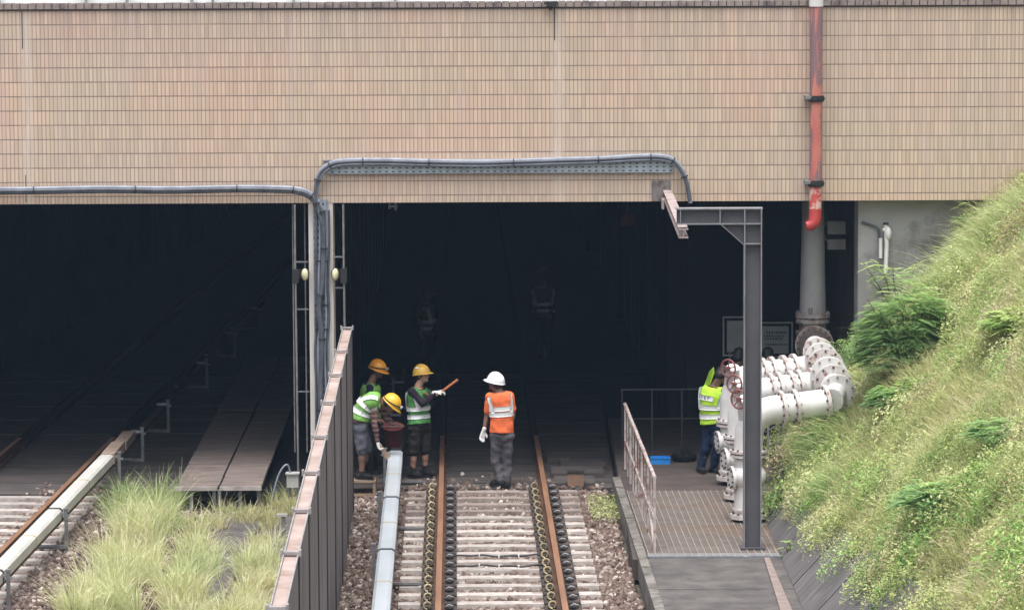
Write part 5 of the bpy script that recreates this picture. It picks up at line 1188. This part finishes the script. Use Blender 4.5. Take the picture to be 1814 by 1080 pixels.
# shrubs
def shrub(px,py,label,hh,rad,nf,mat,name='shrub',cat='shrub',fl=.26,base=None,lean=(-.2,-.1),stems=7,frond=True,tn=.4,D_=None,dome=False):
    p=on_hill(px,py) if D_ is None else atY(px,py,D_)
    g=thing(name,label,cat,p); sb=MB(); LV=[];LF=[];LT=[]; q=random.Random(int(px*7+py)); tips=[]
    for i in range(stems):
        a=2*PI*i/stems+q.uniform(-.3,.3); r_=rad*q.uniform(.35,1); top=Vector((p.x+math.cos(a)*r_+lean[0]*hh,p.y+math.sin(a)*r_+lean[1]*hh,p.z+hh*q.uniform(.55,1)))
        mid=p.lerp(top,.5)+Vector((q.uniform(-.05,.05),q.uniform(-.05,.05),hh*.08)); pts=[p+Vector((0,0,-.05)),mid,top]; sb.tube(smooth(pts,4),[.012-.001*j for j in range(9)],6); tips.append(smooth(pts,6))
    obj('stems',sb,'stem',g)
    for i in range(nf):
        st=q.choice(tips); s=st[q.randrange(2 if hh<.6 else 3,len(st))]; az=q.uniform(0,2*PI); el=q.uniform(-.25,.75); L_=fl*q.uniform(.6,1.25)
        if dome:
            r_=math.sqrt(q.uniform(0,1)); zz=hh*math.sqrt(max(.02,1-r_*r_*.92))*q.uniform(.45,1.0)*(1+.28*noise.noise(Vector((math.cos(az)*r_*2.4,math.sin(az)*r_*2.4,px*.1))))
            s=p+Vector((math.cos(az)*r_*rad+lean[0]*zz,math.sin(az)*r_*rad+lean[1]*zz,zz+max(0,math.cos(az)*r_*rad)*.8)); az+=q.uniform(-1,1); el=q.uniform(-.1,.5)
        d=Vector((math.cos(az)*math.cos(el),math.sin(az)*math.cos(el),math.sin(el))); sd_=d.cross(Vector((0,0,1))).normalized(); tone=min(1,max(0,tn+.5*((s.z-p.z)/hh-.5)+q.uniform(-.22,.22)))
        nl=11 if frond else 6
        for k in range(nl):
            t=(k+1)/nl; c=s+d*L_*t+Vector((0,0,-.35*L_*t*t))
            for sg in (-1,1):
                if frond: l=L_*.38*math.sin(PI*(.18+.75*t)); w_=.011
                else: l=L_*.26; w_=l*.32
                e=(sd_*sg+d*.35+Vector((0,0,-.12))).normalized(); m=c+e*l*.5; pr=e.cross(Vector((0,0,1))).normalized()*w_
                o=len(LV); LV+=[c,m+pr,c+e*l,m-pr]; LF.append((o,o+1,o+2,o+3)); LT.append(min(1,max(0,tone+q.uniform(-.08,.08))))
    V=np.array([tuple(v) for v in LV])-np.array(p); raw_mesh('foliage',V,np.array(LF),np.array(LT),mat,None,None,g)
    return g
shrub(1605,670,'dark green feathery shrub against the grey concrete wall',1.15,.58,1400,'fern',lean=(-.1,-.08),stems=16,tn=.55,fl=.26,dome=True)
shrub(1590,560,'light green feathery top of young growth before the short white pipe',.85,.42,150,'fernl',lean=(-.15,-.1),stems=8,tn=.7,fl=.22,D_=51.3)
shrub(1520,655,'low leafy grey-green bush right beside the white flanges',.42,.34,230,'fern',frond=False,fl=.15,stems=8,tn=.5)
shrub(1600,725,'medium green feathery bush at the foot of the dark shrub, above the white flanges',.34,.4,420,'fern',lean=(-.1,-.1),stems=8,tn=.55,fl=.18,dome=True)
shrub(1728,420,'small leafy sapling leaning over the concrete wall near the top of the slope',.5,.16,34,'fernl',lean=(-.4,-.1),frond=False,fl=.20,stems=3,tn=.45)
shrub(1690,900,'spreading blue-green feathery shrub in the middle of the slope',.30,.58,620,'fern',lean=(-.1,-.1),stems=8,tn=.5,fl=.20,dome=True)
shrub(1800,590,'bright yellow-green feathery plant at the right edge of the slope',.30,.34,260,'fernl',lean=(-.1,-.1),stems=6,tn=.75,fl=.20,dome=True)
shrub(1790,780,'blue-green plant low on the right part of the slope',.24,.42,340,'fern',lean=(-.1,-.1),stems=6,tn=.55,fl=.18,dome=True)
for (x,y,lab,hh,nf) in ((1412,962,'small green weed rooted where the apron meets the grating',.22,36),(1398,985,'green weed at the corner of the grating by the apron',.2,30),(1440,975,'thin weed growing on the streaked concrete apron',.3,34),(1462,1050,'yellow-green weed in the gutter between path and apron',.28,40),(1365,905,'dry weed behind the foot of the grey post',.26,30)):
    p=atZ(x,y,.02); g=shrub(x,y,lab,hh,.12,nf,'fernl' if hh<.29 else 'weed','weed','weed',fl=.12,frond=False,stems=4,lean=(0,0),tn=.5,D_=p.y)
# left grass strips
def ground_grass(label,poly,n,hh,mat='yelgrass',lx=0,tn=.55,name='track_grass'):
    pts=[atZ(x,y,GZ) for x,y in poly]; xs=[p.x for p in pts]; ys=[p.y for p in pts]; out=[]
    def inside(x,y):
        c=False; j=len(pts)-1
        for i in range(len(pts)):
            if (pts[i].y>y)!=(pts[j].y>y) and x<(pts[j].x-pts[i].x)*(y-pts[i].y)/(pts[j].y-pts[i].y)+pts[i].x: c=not c
            j=i
        return c
    cen=[]; nc=max(6,n//80)
    while len(cen)<nc:
        x=RNG.uniform(min(xs),max(xs)); y=RNG.uniform(min(ys),max(ys))
        if inside(x,y): cen.append((x,y,RNG.uniform(.5,1.25),RNG.normal(0,.16),RNG.uniform(.10,.24)))
    cen=np.array(cen); k=RNG.integers(0,nc,n); a=RNG.uniform(0,2*PI,n); r_=RNG.uniform(0,1,n)**.8; rad=cen[k,4]*r_
    P=np.stack([cen[k,0]+np.cos(a)*rad,cen[k,1]+np.sin(a)*rad*1.3,np.full(n,GZ-.03)],1)
    h=np.clip(hh*cen[k,2]*(1-.25*r_+RNG.normal(0,.2,n)),.06,1.0); cl=cen[k,3]*2
    ln=np.stack([lx+np.cos(a)*RNG.uniform(.05,.75,n),np.sin(a)*RNG.uniform(.05,.6,n)-.1,RNG.uniform(.1,1.0,n)],1)
    blades(P,h,ln,RNG.uniform(.0035,.0065,n),np.clip(tn+.3*cl+RNG.normal(0,.2,n),0,1),name,mat,label)
ground_grass('pale yellow-green grass strip nearest the ballast on the left',[(232,925),(288,925),(290,980),(235,1110),(105,1110),(160,1040)],6800,.62,lx=-.05,tn=.62)
ground_grass('tall green grass at the front of the raised walkway',[(215,880),(325,890),(300,960),(190,960)],2200,.66,'longgrass',tn=.6)
ground_grass('yellow-green grass strip between the two dark slabs',[(330,925),(400,930),(385,1010),(345,1110),(275,1110),(315,1010)],3400,.54,tn=.62)
ground_grass('dry straw-coloured grass by the foot of the noise barrier',[(440,965),(498,945),(508,975),(472,1110),(380,1110),(422,1030)],3900,.46,tn=.75)
ground_grass('grey-green grass under the edge of the raised walkway',[(380,895),(520,890),(512,940),(410,930)],1500,.30,'grass',tn=.6)
p=atZ(1066,892,-.2)
def flat(n):
    out=[]
    for _ in range(n):
        y=RNG.uniform(48.6,50.6); x=xk(y)-RNG.uniform(.02,.42); out.append((x,y,-.24))
    return np.array(out)
P=flat(1500); leaves(P+np.stack([0*P[:,0],0*P[:,0],RNG.uniform(0,.14,len(P))],1),RNG.uniform(.01,.022,len(P)),np.clip(RNG.normal(.5,.25,len(P)),0,1),'ground_weeds','weed','small green weed patch in the ballast beside the kerb')
for (x,y,n_,lab) in ((1150,1008,90,'tiny green weed sprouting beside the kerb'),):
    p=atZ(x,y,-.15); C=np.array([(p.x+RNG.normal(0,.05),p.y+RNG.normal(0,.06),-.2+RNG.uniform(0,.12)) for _ in range(n_)])
    o=leaves(C,RNG.uniform(.01,.02,n_),np.clip(RNG.normal(.5,.2,n_),0,1),'weed','fernl',lab,None); o['category']='weed'

# ---------------------------------------------------------------- air between the viewer and the portal
HZ=True
if HZ:
    b=MB().box2((-60,-6,GZ-1.2),(60,150,16)); hz_=obj('haze',b,[]); hz_['kind']='stuff'
    m=bpy.data.materials.new('haze'); m.use_nodes=True; t=m.node_tree; t.nodes.clear(); out=t.nodes.new('ShaderNodeOutputMaterial'); v=t.nodes.new('ShaderNodeVolumePrincipled')
    v.inputs['Color'].default_value=(.50,.72,1,1); v.inputs['Density'].default_value=.0005; v.inputs['Anisotropy'].default_value=0.2
    t.links.new(v.outputs[0],out.inputs['Volume']); hz_.data.materials.append(m)
